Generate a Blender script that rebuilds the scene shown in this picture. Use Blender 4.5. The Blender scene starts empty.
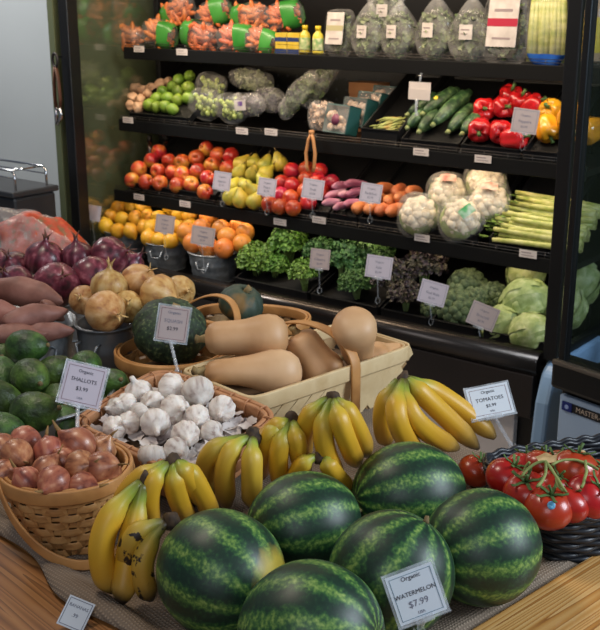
import bpy, math, random
import numpy as np
from mathutils import Vector, Matrix, Euler, noise as mnoise
random.seed(7)
rng = np.random.default_rng(7)
sc = bpy.context.scene
COL = sc.collection
PI = math.pi
rad = math.radians

# ------------------------------------------------------------------ camera, world, lights, exposure
F_PX, TILT, EYE = 1050.0, rad(17), 1.63
cam_d = bpy.data.cameras.new('camera')
cam = bpy.data.objects.new('camera', cam_d); COL.objects.link(cam)
cam.location = (0, 0, EYE); cam.rotation_euler = (rad(90) - TILT, 0, 0)
cam_d.sensor_fit = 'AUTO'; cam_d.sensor_width = 36; cam_d.lens = F_PX / 630 * 36
cam_d.clip_start = .05; cam_d.clip_end = 60
cam_d.dof.use_dof = True; cam_d.dof.focus_distance = 1.75; cam_d.dof.aperture_fstop = 16
sc.camera = cam
w = bpy.data.worlds.new('room_air'); sc.world = w; w.use_nodes = True
w.node_tree.nodes['Background'].inputs[0].default_value = (.55, .66, .85, 1)
w.node_tree.nodes['Background'].inputs[1].default_value = .15
sc.view_settings.view_transform = 'Standard'; sc.view_settings.look = 'None'
sc.view_settings.exposure = 0.12; sc.view_settings.gamma = 1.0; sc.view_settings.use_curve_mapping = False

E_U = np.array([math.sin(rad(52)), -math.cos(rad(52)), 0.0])   # along the display case, left to right
E_B = np.array([math.cos(rad(52)), math.sin(rad(52)), 0.0])    # into the display case
CASE_RZ = math.atan2(E_U[1], E_U[0])
def CW(u, b, z): return E_U * u + E_B * b + np.array([0, 0, z])

def area(name, loc, target, size, power, col, sy=None):
    d = bpy.data.lights.new(name, 'AREA'); d.energy = power; d.color = col
    d.shape = 'RECTANGLE'; d.size = size; d.size_y = sy or size
    o = bpy.data.objects.new(name, d); COL.objects.link(o); o.location = loc
    o.rotation_euler = (Vector(target) - Vector(loc)).to_track_quat('-Z', 'Y').to_euler()
    return o
area('window_daylight', (2.9, 0.9, 2.35), (0.2, 1.7, .8), 1.3, 96, (.80, .90, 1.0), 1.3)
area('shop_front_daylight', (-.6, -1.6, 2.7), (0, 2.2, .8), 1.6, 24, (.9, .93, 1.0))
area('ceiling_lamp_light', (-.9, 2.0, 2.85), (-.3, 2.1, .8), .5, 17, (1.0, .86, .70))
o = area('case_canopy_light', tuple(CW(-2.48, 2.86, 2.06)), tuple(CW(-2.48, 3.30, .9)), 2.15, 22, (1.0, .80, .57), .10)
o.rotation_euler = (Matrix.Rotation(CASE_RZ, 4, 'Z') @ Matrix.Rotation(rad(24), 4, 'X')).to_euler()

for z_, b_, p_ in ((1.40, 3.31, 3.4), (1.09, 3.26, 3.2), (.78, 3.21, 1.2)):
    o = area('shelf_lamp_light', tuple(CW(-2.46, b_ + .012, z_ - .038)), (0, 0, 0), 2.1, p_, (1.0, .78, .54), .02)
    o.rotation_euler = (Matrix.Rotation(CASE_RZ, 4, 'Z') @ Matrix.Rotation(rad(38), 4, 'X')).to_euler()
area('wall_fill_light', tuple(CW(-4.5, 2.2, 2.9)), tuple(CW(-4.6, 3.5, 1.2)), .5, 52, (1.0, .97, .93))  # added fill that brightens the grey wall; no real lamp hangs here

# ------------------------------------------------------------------ pixel -> place helpers
def ray(px, py):
    x = (px - 300) / F_PX; y = -(py - 315) / F_PX
    return np.array([x, math.cos(TILT) + y * math.sin(TILT), -math.sin(TILT) + y * math.cos(TILT)])
EYEV = np.array([0, 0, EYE])
def P(px, py, z):
    r = ray(px, py); return EYEV + r * ((z - EYE) / r[2])
def PY(px, py, Y):
    r = ray(px, py); return EYEV + r * (Y / r[1])
def PB(px, py, b):
    r = ray(px, py); return EYEV + r * (b / (r @ E_B))
def PS(px, py, b0, z0, sl):            # slanted plane z = z0 + sl*(b-b0)
    r = ray(px, py); t = (z0 - sl * b0 - EYE) / (r[2] - sl * (r @ E_B)); return EYEV + r * t
def depth(p): d = np.array(p) - EYEV; return d[1] * math.cos(TILT) - d[2] * math.sin(TILT)

# ------------------------------------------------------------------ materials
def lin(h):
    h = h.lstrip('#'); c = [int(h[i:i + 2], 16) / 255 for i in (0, 2, 4)]
    return tuple(x / 12.92 if x <= .04045 else ((x + .055) / 1.055) ** 2.4 for x in c) + (1,)
MATS = {}
def ramp(nt, stops):
    r = nt.nodes.new('ShaderNodeValToRGB'); e = r.color_ramp.elements
    while len(e) < len(stops): e.new(.5)
    for i, (p, c) in enumerate(stops):
        e[i].position = p; e[i].color = lin(c) if isinstance(c, str) else c
    return r
def nmath(nt, op, a, b=None, c=None):
    n = nt.nodes.new('ShaderNodeMath'); n.operation = op
    for i, v in enumerate((a, b, c)):
        if v is None: continue
        if isinstance(v, (int, float)): n.inputs[i].default_value = v
        else: nt.links.new(v, n.inputs[i])
    return n.outputs[0]
def M(name, cols, scale=8, rough=.5, bump=0, bscale=40, rand=.12, coat=0, metal=0, sss=0, stretch=(1, 1, 1), detail=4, attr=None, spec=.5, hue=0):
    if name in MATS: return MATS[name]
    m = bpy.data.materials.new(name); m.use_nodes = True; nt = m.node_tree; L = nt.links.new
    b = nt.nodes['Principled BSDF']
    b.inputs['Roughness'].default_value = rough; b.inputs['Metallic'].default_value = metal
    b.inputs['Specular IOR Level'].default_value = spec
    if coat: b.inputs['Coat Weight'].default_value = coat; b.inputs['Coat Roughness'].default_value = .12
    if sss:
        b.inputs['Subsurface Weight'].default_value = sss; b.inputs['Subsurface Radius'].default_value = (.01, .005, .003); b.inputs['Subsurface Scale'].default_value = .6
    tc = nt.nodes.new('ShaderNodeTexCoord'); mp = nt.nodes.new('ShaderNodeMapping'); L(tc.outputs['Object'], mp.inputs[0])
    mp.inputs['Scale'].default_value = stretch
    oi = nt.nodes.new('ShaderNodeObjectInfo')
    add = nt.nodes.new('ShaderNodeVectorMath'); add.operation = 'ADD'; L(mp.outputs[0], add.inputs[0])
    off = nmath(nt, 'MULTIPLY', oi.outputs['Random'], 37.0); L(off, add.inputs[1])
    nz = nt.nodes.new('ShaderNodeTexNoise'); nz.inputs['Scale'].default_value = scale; nz.inputs['Detail'].default_value = detail
    L(add.outputs[0], nz.inputs['Vector'])
    if isinstance(cols, str): cols = [cols]
    n = len(cols)
    st = [(0, cols[0])] if n == 1 else [(.32 + .36 * i / (n - 1), c) for i, c in enumerate(cols)]
    r = ramp(nt, st if n > 1 else [(0, cols[0]), (1, cols[0])])
    if attr:
        at = nt.nodes.new('ShaderNodeAttribute'); at.attribute_name = attr
        v = nmath(nt, 'ADD', at.outputs['Fac'], nmath(nt, 'MULTIPLY', nmath(nt, 'SUBTRACT', nz.outputs[0], .5), .25))
        r = ramp(nt, [(i / (n - 1), c) if not isinstance(c, tuple) else c for i, c in enumerate(cols)]); L(v, r.inputs[0])
    else: L(nz.outputs[0], r.inputs[0])
    hs = nt.nodes.new('ShaderNodeHueSaturation'); L(r.outputs[0], hs.inputs['Color'])
    L(nmath(nt, 'ADD', nmath(nt, 'MULTIPLY', oi.outputs['Random'], 2 * rand), 1 - rand), hs.inputs['Value'])
    if hue:
        f = nmath(nt, 'FRACT', nmath(nt, 'MULTIPLY', oi.outputs['Random'], 13.7))
        L(nmath(nt, 'ADD', nmath(nt, 'MULTIPLY', f, 2 * hue), .5 - hue), hs.inputs['Hue'])
    L(hs.outputs[0], b.inputs['Base Color'])
    if bump:
        n2 = nt.nodes.new('ShaderNodeTexNoise'); n2.inputs['Scale'].default_value = bscale; n2.inputs['Detail'].default_value = 3
        L(add.outputs[0], n2.inputs['Vector'])
        bp = nt.nodes.new('ShaderNodeBump'); bp.inputs['Strength'].default_value = bump; bp.inputs['Distance'].default_value = .002
        L(n2.outputs[0], bp.inputs['Height']); L(bp.outputs[0], b.inputs['Normal'])
    MATS[name] = m; return m
def film_mat(name, col='#FFFFFF', fac=.22, rough=.12, solid=0.0):
    if name in MATS: return MATS[name]
    m = bpy.data.materials.new(name); m.use_nodes = True; nt = m.node_tree; L = nt.links.new; nt.nodes.clear()
    out = nt.nodes.new('ShaderNodeOutputMaterial'); tr = nt.nodes.new('ShaderNodeBsdfTransparent'); gl = nt.nodes.new('ShaderNodeBsdfPrincipled')
    gl.inputs['Base Color'].default_value = lin(col); gl.inputs['Roughness'].default_value = rough
    gl.inputs['Specular IOR Level'].default_value = 1.0
    mx = nt.nodes.new('ShaderNodeMixShader'); nz = nt.nodes.new('ShaderNodeTexNoise'); nz.inputs['Scale'].default_value = 22; nz.inputs['Detail'].default_value = 3
    tc = nt.nodes.new('ShaderNodeTexCoord'); L(tc.outputs['Object'], nz.inputs['Vector'])
    r = nt.nodes.new('ShaderNodeMapRange'); r.inputs[1].default_value = .35; r.inputs[2].default_value = .75; r.inputs[3].default_value = fac * .5; r.inputs[4].default_value = min(1, fac * 2)
    L(nz.outputs[0], r.inputs[0]); L(r.outputs[0], mx.inputs[0]); L(tr.outputs[0], mx.inputs[1]); L(gl.outputs[0], mx.inputs[2])
    bp = nt.nodes.new('ShaderNodeBump'); bp.inputs['Strength'].default_value = .8; bp.inputs['Distance'].default_value = .006
    L(nz.outputs[0], bp.inputs['Height']); L(bp.outputs[0], gl.inputs['Normal'])
    L(mx.outputs[0], out.inputs[0]); MATS[name] = m; return m
def glass_mat(name, refl=.16, tint='#FFFFFF'):
    if name in MATS: return MATS[name]
    m = bpy.data.materials.new(name); m.use_nodes = True; nt = m.node_tree; L = nt.links.new; nt.nodes.clear()
    out = nt.nodes.new('ShaderNodeOutputMaterial'); tr = nt.nodes.new('ShaderNodeBsdfTransparent'); gl = nt.nodes.new('ShaderNodeBsdfGlossy')
    tr.inputs[0].default_value = lin(tint); gl.inputs['Roughness'].default_value = .01
    fr = nt.nodes.new('ShaderNodeLayerWeight'); fr.inputs[0].default_value = .5
    f = nmath(nt, 'ADD', nmath(nt, 'MULTIPLY', nmath(nt, 'POWER', fr.outputs['Facing'], 5.0), .45), refl)
    mx = nt.nodes.new('ShaderNodeMixShader'); L(f, mx.inputs[0]); L(tr.outputs[0], mx.inputs[1]); L(gl.outputs[0], mx.inputs[2]); L(mx.outputs[0], out.inputs[0])
    MATS[name] = m; return m
def melon_mat(name, spot=None):
    m = bpy.data.materials.new(name); m.use_nodes = True; nt = m.node_tree; L = nt.links.new; b = nt.nodes['Principled BSDF']
    tc = nt.nodes.new('ShaderNodeTexCoord'); sp = nt.nodes.new('ShaderNodeSeparateXYZ'); L(tc.outputs['Object'], sp.inputs[0])
    oi = nt.nodes.new('ShaderNodeObjectInfo')
    ang = nmath(nt, 'ARCTAN2', sp.outputs[1], sp.outputs[0])
    def nz(scale, det, st=(1, 1, 1)):
        mp = nt.nodes.new('ShaderNodeMapping'); mp.inputs['Scale'].default_value = st; L(tc.outputs['Object'], mp.inputs[0])
        L(nmath(nt, 'MULTIPLY', oi.outputs['Random'], 9.0), mp.inputs['Location'])
        n = nt.nodes.new('ShaderNodeTexNoise'); n.inputs['Scale'].default_value = scale; n.inputs['Detail'].default_value = det; L(mp.outputs[0], n.inputs['Vector']); return n.outputs[0]
    d1 = nmath(nt, 'MULTIPLY', nmath(nt, 'SUBTRACT', nz(16, 3), .5), 1.5)
    d2 = nmath(nt, 'MULTIPLY', nmath(nt, 'SUBTRACT', nz(170, 5), .5), 4.2)
    s = nmath(nt, 'SINE', nmath(nt, 'ADD', nmath(nt, 'MULTIPLY', ang, 11.0), d1))
    v = nmath(nt, 'ADD', s, d2); v = nmath(nt, 'ADD', nmath(nt, 'MULTIPLY', v, .25), .5)
    r = ramp(nt, [(0, '#0D271A'), (.36, '#143322'), (.52, '#234B28'), (.66, '#3B6430'), (.80, '#66883F'), (1, '#98AE5E')])
    L(v, r.inputs[0]); colr = r.outputs[0]
    if spot:
        vm = nt.nodes.new('ShaderNodeVectorMath'); vm.operation = 'DISTANCE'; L(tc.outputs['Object'], vm.inputs[0]); vm.inputs[1].default_value = spot
        dd = nmath(nt, 'ADD', vm.outputs['Value'], nmath(nt, 'MULTIPLY', nmath(nt, 'SUBTRACT', nz(40, 4), .5), .03))
        mr = nt.nodes.new('ShaderNodeMapRange'); mr.inputs[1].default_value = .030; mr.inputs[2].default_value = .050; mr.inputs[3].default_value = .92; mr.inputs[4].default_value = 0; L(dd, mr.inputs[0])
        mx = nt.nodes.new('ShaderNodeMix'); mx.data_type = 'RGBA'; L(mr.outputs[0], mx.inputs[0]); L(colr, mx.inputs[6]); mx.inputs[7].default_value = lin('#B9A23A'); colr = mx.outputs[2]
    L(colr, b.inputs['Base Color']); b.inputs['Roughness'].default_value = .46; b.inputs['Coat Weight'].default_value = .05; b.inputs['Coat Roughness'].default_value = .3
    return m
def pine_mat(name, cols=('#94602E', '#B8803F', '#CC9C5C', '#D6AC70'), ring=18):
    m = bpy.data.materials.new(name); m.use_nodes = True; nt = m.node_tree; L = nt.links.new; b = nt.nodes['Principled BSDF']
    tc = nt.nodes.new('ShaderNodeTexCoord'); mp = nt.nodes.new('ShaderNodeMapping'); mp.inputs['Scale'].default_value = (.35, 15, 15); L(tc.outputs['Object'], mp.inputs[0])
    n = nt.nodes.new('ShaderNodeTexNoise'); n.inputs['Scale'].default_value = 1.3; n.inputs['Detail'].default_value = 1.2; L(mp.outputs[0], n.inputs['Vector'])
    v = nmath(nt, 'FRACT', nmath(nt, 'MULTIPLY', n.outputs[0], float(ring)))
    mp2 = nt.nodes.new('ShaderNodeMapping'); mp2.inputs['Scale'].default_value = (4, 160, 160); L(tc.outputs['Object'], mp2.inputs[0])
    n2 = nt.nodes.new('ShaderNodeTexNoise'); n2.inputs['Scale'].default_value = 1; n2.inputs['Detail'].default_value = 3; L(mp2.outputs[0], n2.inputs['Vector'])
    v = nmath(nt, 'ADD', v, nmath(nt, 'MULTIPLY', nmath(nt, 'SUBTRACT', n2.outputs[0], .5), .5))
    r = ramp(nt, [(0, cols[3]), (.45, cols[2]), (.8, cols[1]), (.97, cols[0]), (1, cols[2])]); L(v, r.inputs[0]); L(r.outputs[0], b.inputs['Base Color'])
    b.inputs['Roughness'].default_value = .42; b.inputs['Coat Weight'].default_value = .2
    return m
def burlap_mat():
    m = bpy.data.materials.new('burlap'); m.use_nodes = True; nt = m.node_tree; L = nt.links.new; b = nt.nodes['Principled BSDF']
    tc = nt.nodes.new('ShaderNodeTexCoord'); hs = []
    for ax in (0, 1):
        wv = nt.nodes.new('ShaderNodeTexWave'); wv.wave_type = 'BANDS'; wv.bands_direction = 'XY'[ax]; wv.inputs['Scale'].default_value = 52; wv.inputs['Distortion'].default_value = 2.2
        wv.inputs['Detail'].default_value = 2; L(tc.outputs['Object'], wv.inputs['Vector']); hs.append(wv.outputs['Fac'])
    h = nmath(nt, 'MULTIPLY', hs[0], hs[1])
    r = ramp(nt, [(0, '#796A5B'), (.5, '#8C7B6A'), (1, '#9E8D7B')]); L(h, r.inputs[0]); L(r.outputs[0], b.inputs['Base Color'])
    bp = nt.nodes.new('ShaderNodeBump'); bp.inputs['Strength'].default_value = .8; bp.inputs['Distance'].default_value = .002; L(h, bp.inputs['Height']); L(bp.outputs[0], b.inputs['Normal'])
    b.inputs['Roughness'].default_value = .95; return m

# ------------------------------------------------------------------ mesh collecting
class G:
    def __init__(s): s.v = []; s.f = []; s.m = []; s.t = []
    def add(s, v, f, mi=0, t=None):
        o = len(s.v); s.v += [tuple(map(float, p)) for p in v]; s.f += [tuple(i + o for i in q) for q in f]; s.m += [mi] * len(f)
        s.t += list(t) if t is not None else [0.0] * len(v)
        return s
    def box(s, a, b, mi=0):
        (x0, y0, z0), (x1, y1, z1) = a, b
        v = [(x, y, z) for z in (z0, z1) for y in (y0, y1) for x in (x0, x1)]
        return s.add(v, [(0, 2, 3, 1), (4, 5, 7, 6), (0, 1, 5, 4), (2, 6, 7, 3), (0, 4, 6, 2), (1, 3, 7, 5)], mi)
    def lathe(s, prof, seg=20, mod=None, mi=0, cen=(0, 0, 0), rot=None, tt=False):
        V = []; T = []; n = len(prof)
        for j, (r, z) in enumerate(prof):
            for i in range(seg):
                a = 2 * PI * i / seg; rr = r; zz = z
                if mod: rr, zz = mod(a, j / (n - 1), r, z)
                p = Vector((rr * math.cos(a), rr * math.sin(a), zz))
                if rot: p = rot @ p
                V.append((p.x + cen[0], p.y + cen[1], p.z + cen[2])); T.append(j / (n - 1))
        Fc = [(j * seg + i, j * seg + (i + 1) % seg, (j + 1) * seg + (i + 1) % seg, (j + 1) * seg + i) for j in range(n - 1) for i in range(seg)]
        Fc.append(tuple(reversed(range(seg)))); Fc.append(tuple((n - 1) * seg + i for i in range(seg)))
        return s.add(V, Fc, mi, T)
    def tube(s, pts, radii, seg=8, mi=0, flat=(1, 1), ridge=0, up=None, closed=False):
        pts = [Vector(p) for p in pts]; n = len(pts)
        if not hasattr(radii, '__len__'): radii = [radii] * n
        V = []; T = []; nrm = Vector(up) if up is not None else None
        for k, p in enumerate(pts):
            if closed: d = pts[(k + 1) % n] - pts[(k - 1) % n]
            else: d = pts[min(k + 1, n - 1)] - pts[max(k - 1, 0)]
            if d.length < 1e-9: d = Vector((0, 0, 1))
            d.normalize()
            if nrm is None: nrm = d.orthogonal()
            x = nrm - d * nrm.dot(d)
            if x.length < 1e-6: x = d.orthogonal()
            x.normalize(); y = d.cross(x)
            if up is None: nrm = x
            for i in range(seg):
                a = 2 * PI * i / seg; q = 1 + ridge * math.cos(5 * a)
                c = p + x * (math.cos(a) * radii[k] * q * flat[0]) + y * (math.sin(a) * radii[k] * q * flat[1])
                V.append(c); T.append(k / (n - 1))
        R = n if closed else n - 1
        Fc = [(k * seg + i, k * seg + (i + 1) % seg, ((k + 1) % n) * seg + (i + 1) % seg, ((k + 1) % n) * seg + i) for k in range(R) for i in range(seg)]
        if not closed: Fc.append(tuple(reversed(range(seg)))); Fc.append(tuple((n - 1) * seg + i for i in range(seg)))
        return s.add(V, Fc, mi, T)
    def strip(s, pts, up, wd, th, mi=0, closed=False):   # rectangular section along pts; up = per-point width direction
        n = len(pts); V = []
        for k in range(n):
            p = Vector(pts[k]); d = (Vector(pts[(k + 1) % n]) - Vector(pts[(k - 1) % n])) if closed else (Vector(pts[min(k + 1, n - 1)]) - Vector(pts[max(k - 1, 0)]))
            d.normalize(); u = Vector(up[k] if hasattr(up[0], '__len__') else up); u = (u - d * u.dot(d)).normalized(); q = d.cross(u)
            for a, b in ((1, .7), (1, -.7), (.8, -1), (-.8, -1), (-1, -.7), (-1, .7), (-.8, 1), (.8, 1)): V.append(p + u * (wd / 2 * a) + q * (th / 2 * b))
        S = 8; R = n if closed else n - 1
        Fc = [(k * S + i, ((k + 1) % n) * S + i, ((k + 1) % n) * S + (i + 1) % S, k * S + (i + 1) % S) for k in range(R) for i in range(S)]
        if not closed: Fc.append(tuple(range(S))); Fc.append(tuple(reversed([(n - 1) * S + i for i in range(S)])))
        return s.add(V, Fc, mi)
    def mesh(s, name, mats, smooth=True, noise=None, attr=False):
        me = bpy.data.meshes.new(name)
        v = s.v
        if noise:
            amp, sca, seed = noise; o = Vector((seed * 3.1, seed * 7.7, seed * 1.3)); v = []
            for p in s.v:
                q = Vector(p); d = mnoise.noise_vector(q * sca + o); v.append(q + d * amp)
        me.from_pydata([tuple(p) for p in v], [], s.f); me.update()
        for m in (mats if isinstance(mats, (list, tuple)) else [mats]): me.materials.append(m)
        me.polygons.foreach_set('material_index', s.m)
        me.polygons.foreach_set('use_smooth', [smooth] * len(me.polygons))
        if attr:
            a = me.attributes.new('along', 'FLOAT', 'POINT'); a.data.foreach_set('value', s.t)
        me.validate(); me.update(); return me
def obj(name, me, parent=None, loc=(0, 0, 0), rot=(0, 0, 0), scale=1, bevel=0):
    o = bpy.data.objects.new(name, me); COL.objects.link(o); o.location = loc
    if isinstance(rot, Matrix): o.rotation_euler = rot.to_euler()
    else: o.rotation_euler = rot
    o.scale = (scale,) * 3 if not hasattr(scale, '__len__') else scale
    if parent: o.parent = parent
    if bevel:
        b = o.modifiers.new('bevel', 'BEVEL'); b.width = bevel; b.segments = 2; b.limit_method = 'ANGLE'
    return o
def tag(o, label=None, cat=None, group=None, kind=None):
    if label: o['label'] = label
    if cat: o['category'] = cat
    if group: o['group'] = group
    if kind: o['kind'] = kind
    return o
def empty(name, loc=(0, 0, 0), rot=(0, 0, 0), scale=1):
    return obj(name, None, None, loc, rot, scale)
def copy_tree(o, parent=None):
    c = o.copy(); COL.objects.link(c)
    if parent: c.parent = parent
    for ch in list(o.children): copy_tree(ch, c)
    return c
class Proto:                      # first use gives the original, later uses give copies with their parts
    def __init__(s, maker): s.mk = maker; s.o = None
    def __call__(s):
        if s.o is None: s.o = s.mk(); s.o.rotation_mode = 'XYZ'; return s.o
        return copy_tree(s.o)
ORD = ['leftmost', 'second', 'third', 'fourth', 'fifth', 'sixth', 'seventh', 'eighth', 'ninth', 'tenth', 'eleventh', 'twelfth']
def pos_words(i, n):
    if n == 1: return 'only'
    if i == 0: return 'leftmost'
    if i == n - 1: return 'rightmost'
    return ORD[i] + ' from left'
ROWN = {1: ['single row'], 2: ['front row', 'back row'], 3: ['front row', 'middle row', 'top row'], 4: ['front row', 'second row', 'third row', 'top row'], 5: ['front row', 'second row', 'third row', 'fourth row', 'top row']}
def heap(rows, protos, place, noun, where, cat, group, tilt=PI, rs=(.94, 1.06), z_up=0, axis=None):
    k = 0; out = []
    for ri, row in enumerate(rows):
        row = sorted(row, key=lambda q: q[0]); rn = ROWN[len(rows)][ri]
        for i, q in enumerate(row):
            pr = protos[k % len(protos)] if isinstance(protos, (list, tuple)) else protos; k += 1
            o = pr(); p = place(q[0], q[1]); o.location = (p[0], p[1], p[2] + z_up)
            s = random.uniform(*rs) * (q[2] if len(q) > 2 else 1); o.scale = (s, s, s)
            if axis is not None: o.rotation_euler = (random.uniform(-.15, .15), random.uniform(-.15, .15) , axis + random.uniform(-.2, .2))
            else: o.rotation_euler = (random.uniform(-tilt, tilt) * .5, random.uniform(-tilt, tilt) * .5, random.uniform(0, 6.28))
            pw = pos_words(i, len(row))
            lab = f'{noun}, {pw} in the {rn} of {where}' if len(row) > 1 else f'{noun}, alone in the {rn} of {where}'
            tag(o, lab, cat, group); out.append(o)
    return out
def relax(obs, r, k=.95, iters=25, lim=.02):
    p = np.array([tuple(o.location) for o in obs]); p0 = p.copy(); rr = np.array([r * o.scale[0] for o in obs]); n = len(p)
    for _ in range(iters):
        for i in range(n):
            for j in range(i + 1, n):
                d = p[j] - p[i]; L = np.linalg.norm(d) + 1e-9; g_ = (rr[i] + rr[j]) * k - L
                if g_ > 0: p[i] -= d / L * g_ * .4; p[j] += d / L * g_ * .4
        q = p - p0; m = np.linalg.norm(q, axis=1); f = np.minimum(1, lim / (m + 1e-9)); p = p0 + q * f[:, None]; p[:, 2] = np.maximum(p[:, 2], p0[:, 2] - .002)
    for o, c in zip(obs, p): o.location = tuple(c)
def sphere_prof(r, n=12, zs=1.0, pinch=0.0, low=0.0):
    out = []
    for i in range(n + 1):
        a = -PI / 2 + PI * i / n; rr = math.cos(a) * r; z = math.sin(a) * r * zs
        if pinch and z > 0: z -= pinch * r * max(0, 1 - rr / r * 1.9) ** 2
        if low and z < 0: z += low * r * max(0, 1 - rr / r * 1.9) ** 2
        out.append((max(rr, .0006), z))
    return out
def text_mesh(s, size, mat, name='lettering', ext=.0002):
    cu = bpy.data.curves.new('t', 'FONT'); cu.body = s; cu.size = size; cu.align_x = 'CENTER'; cu.align_y = 'CENTER'; cu.extrude = ext; cu.resolution_u = 2
    o = bpy.data.objects.new('t', cu); COL.objects.link(o)
    me = bpy.data.meshes.new_from_object(o.evaluated_get(bpy.context.evaluated_depsgraph_get()))
    bpy.data.objects.remove(o); me.materials.clear(); me.materials.append(mat); return me

black = M('black_metal', ['#060606', '#0C0C0D'], 5, .4, rand=0)
black_pl = M('black_plastic', ['#09090A', '#101011'], 9, .5, rand=0, spec=.3)
dark_in = M('case_interior', ['#0B0A0A', '#141212'], 4, .35, rand=0)
steel = M('brushed_steel', ['#77706A', '#A39B93'], 3, .32, metal=.9, stretch=(1, 40, 40), rand=0)
zinc = M('galvanized_zinc', ['#8A9095', '#A5AAAE', '#BABFC2'], 30, .42, metal=.75, rand=.03)
chrome = M('chrome', ['#C8C8CC'], 3, .12, metal=1, rand=0)
wallm = M('grey_blue_paint', ['#9DA3A6', '#A6ACAF'], 1.2, .75, rand=0)
greenm = M('green_paint', ['#474F36', '#51593E'], 2, .7, rand=0)
floorm = M('concrete_floor', ['#7C746C', '#8A8279', '#948B82'], 3, .6, rand=0)
glassm = glass_mat('case_glass', .10)

# ------------------------------------------------------------------ the room
def structure(name, me, **k): return tag(obj(name, me, **k), kind='structure')
structure('floor', G().box((-5, -3, -.05), (4.2, 7.5, 0)).mesh('floor', floorm, False))
wl = structure('wall_left', G().box((-1.8, 0, 0), (0, .08, 3.1)).mesh('wall_left', wallm, False), loc=tuple(CW(-3.74, 3.45, 0)), rot=(0, 0, CASE_RZ))
wr = structure('wall_side', G().box((-.035, 0, 0), (0, 1.0, 3.1)).mesh('wall_side', greenm, False), loc=tuple(CW(-3.655, 2.985, 0)), rot=(0, 0, CASE_RZ))
wb = structure('wall_back', G().box((0, 0, 0), (4.6, .08, 3.1)).mesh('wall_back', greenm, False), loc=tuple(CW(-3.74, 3.97, 0)), rot=(0, 0, CASE_RZ))

# ------------------------------------------------------------------ refrigerated display case (local x along the case, y into it)
SH = [(.78, 3.20), (1.09, 3.25), (1.40, 3.30)]
UL, UR, BF, BBK = -3.60, -1.306, 3.0, 3.80
case = tag(empty('display_case', CW(0, 0, 0), (0, 0, CASE_RZ)), 'long black open refrigerated display case with three shelves of produce', 'display case')
def cbox(name, a, b, mat, parent=case, bevel=.004, smooth=False): return obj(name, G().box(a, b).mesh(name, mat, smooth), parent, bevel=bevel)
cbox('back_panel', (UL, BBK, .1), (UR, BBK + .05, 2.15), dark_in)
for x in (UL, UR - .03):
    cbox('rear_side_panel', (x, 3.52, .1), (x + .03, BBK, 2.15), dark_in)
    p = cbox('end_glass', (x + .011, 3.04, .50), (x + .019, 3.52, 2.1), glassm, bevel=0); tag(p, 'clear glass end panel')
cbox('canopy', (UL, 2.72, 2.09), (UR, BBK, 2.30), black)
cbox('front_post', (UL - .02, 2.985, .50), (UL + .035, 3.045, 2.09), black)
cbox('front_post', (UR - .044, 2.995, .505), (UR + .001, 3.02, 2.09), black)
cbox('glass_trim', (UR - .03, 3.045, .50), (UR, 3.52, .53), black)
cbox('glass_trim', (UL, 3.045, .50), (UL + .03, 3.52, .53), black)
g = G()
g.box((UL, 3.02, .42), (UR, BBK, .475))
obj('deck', g.mesh('deck', dark_in, False), case, bevel=.003)
g = G(); prof = [(2.975, .455), (2.967, .475), (2.970, .505), (2.985, .520), (3.02, .522), (3.035, .50), (3.035, .46)]
for x in (UL - .02, UR - .05): g.add([(x, y, z) for y, z in prof], [])
n = len(prof); g.f = [(i, i + 1, n + i + 1, n + i) for i in range(n - 1)]; g.m = [0] * len(g.f)
r_ = obj('bumper_rail', g.mesh('bumper_rail', M('rail_metal', ['#3A3532', '#4A4440'], 3, .25, metal=.85, rand=0)), case); tag(r_, 'dark shiny rounded metal front rail')
m_ = r_.modifiers.new('thick', 'SOLIDIFY'); m_.thickness = .004
cbox('apron', (UL, 2.97, .30), (UR - .06, 3.01, .45), M('dark_brown_panel', ['#1A1412', '#231B18'], 3, .45, rand=0))
k_ = cbox('kick_panel', (UL, 3.03, .0), (UR - .145, 3.06, .30), M('grey_panel', ['#DCD5D2', '#E4DEDB'], 3, .5, rand=0)); tag(k_, 'pale grey lower panel')
cbox('base', (UL, 3.06, 0), (UR - .04, BBK, .42), black)
g = G(); pr = [(3.35, .505), (3.02, .505), (2.97, .47), (2.935, .38), (2.92, .25), (2.92, 0), (3.35, 0)]
g.add([(UR - .035, y, z) for y, z in pr] + [(UR + .015, y, z) for y, z in pr], [tuple(range(7)), tuple(range(13, 6, -1))] + [(i, i + 7, (i + 1) % 7 + 7, (i + 1) % 7) for i in range(7)])
tag(obj('end_foot', g.mesh('end_foot', M('pale_blue_enamel', ['#7F9DBD', '#89A6C4'], 2, .35, rand=0), False), case, bevel=.012), 'pale blue rounded end foot')
tagm = M('tag_paper', ['#C9BEB8', '#D6CCC6'], 6, .6, rand=.04)
tagline = M('tag_print', ['#8E7F80'], 6, .7, rand=0)
rail_tags = {0: [(139, 197), (185, 204), (280, 222), (319, 220), (422, 238), (528, 254)], 1: [(128, 120), (242, 131), (271, 132), (421, 152), (483, 159)], 2: [(139, 49), (182, 52)]}
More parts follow.
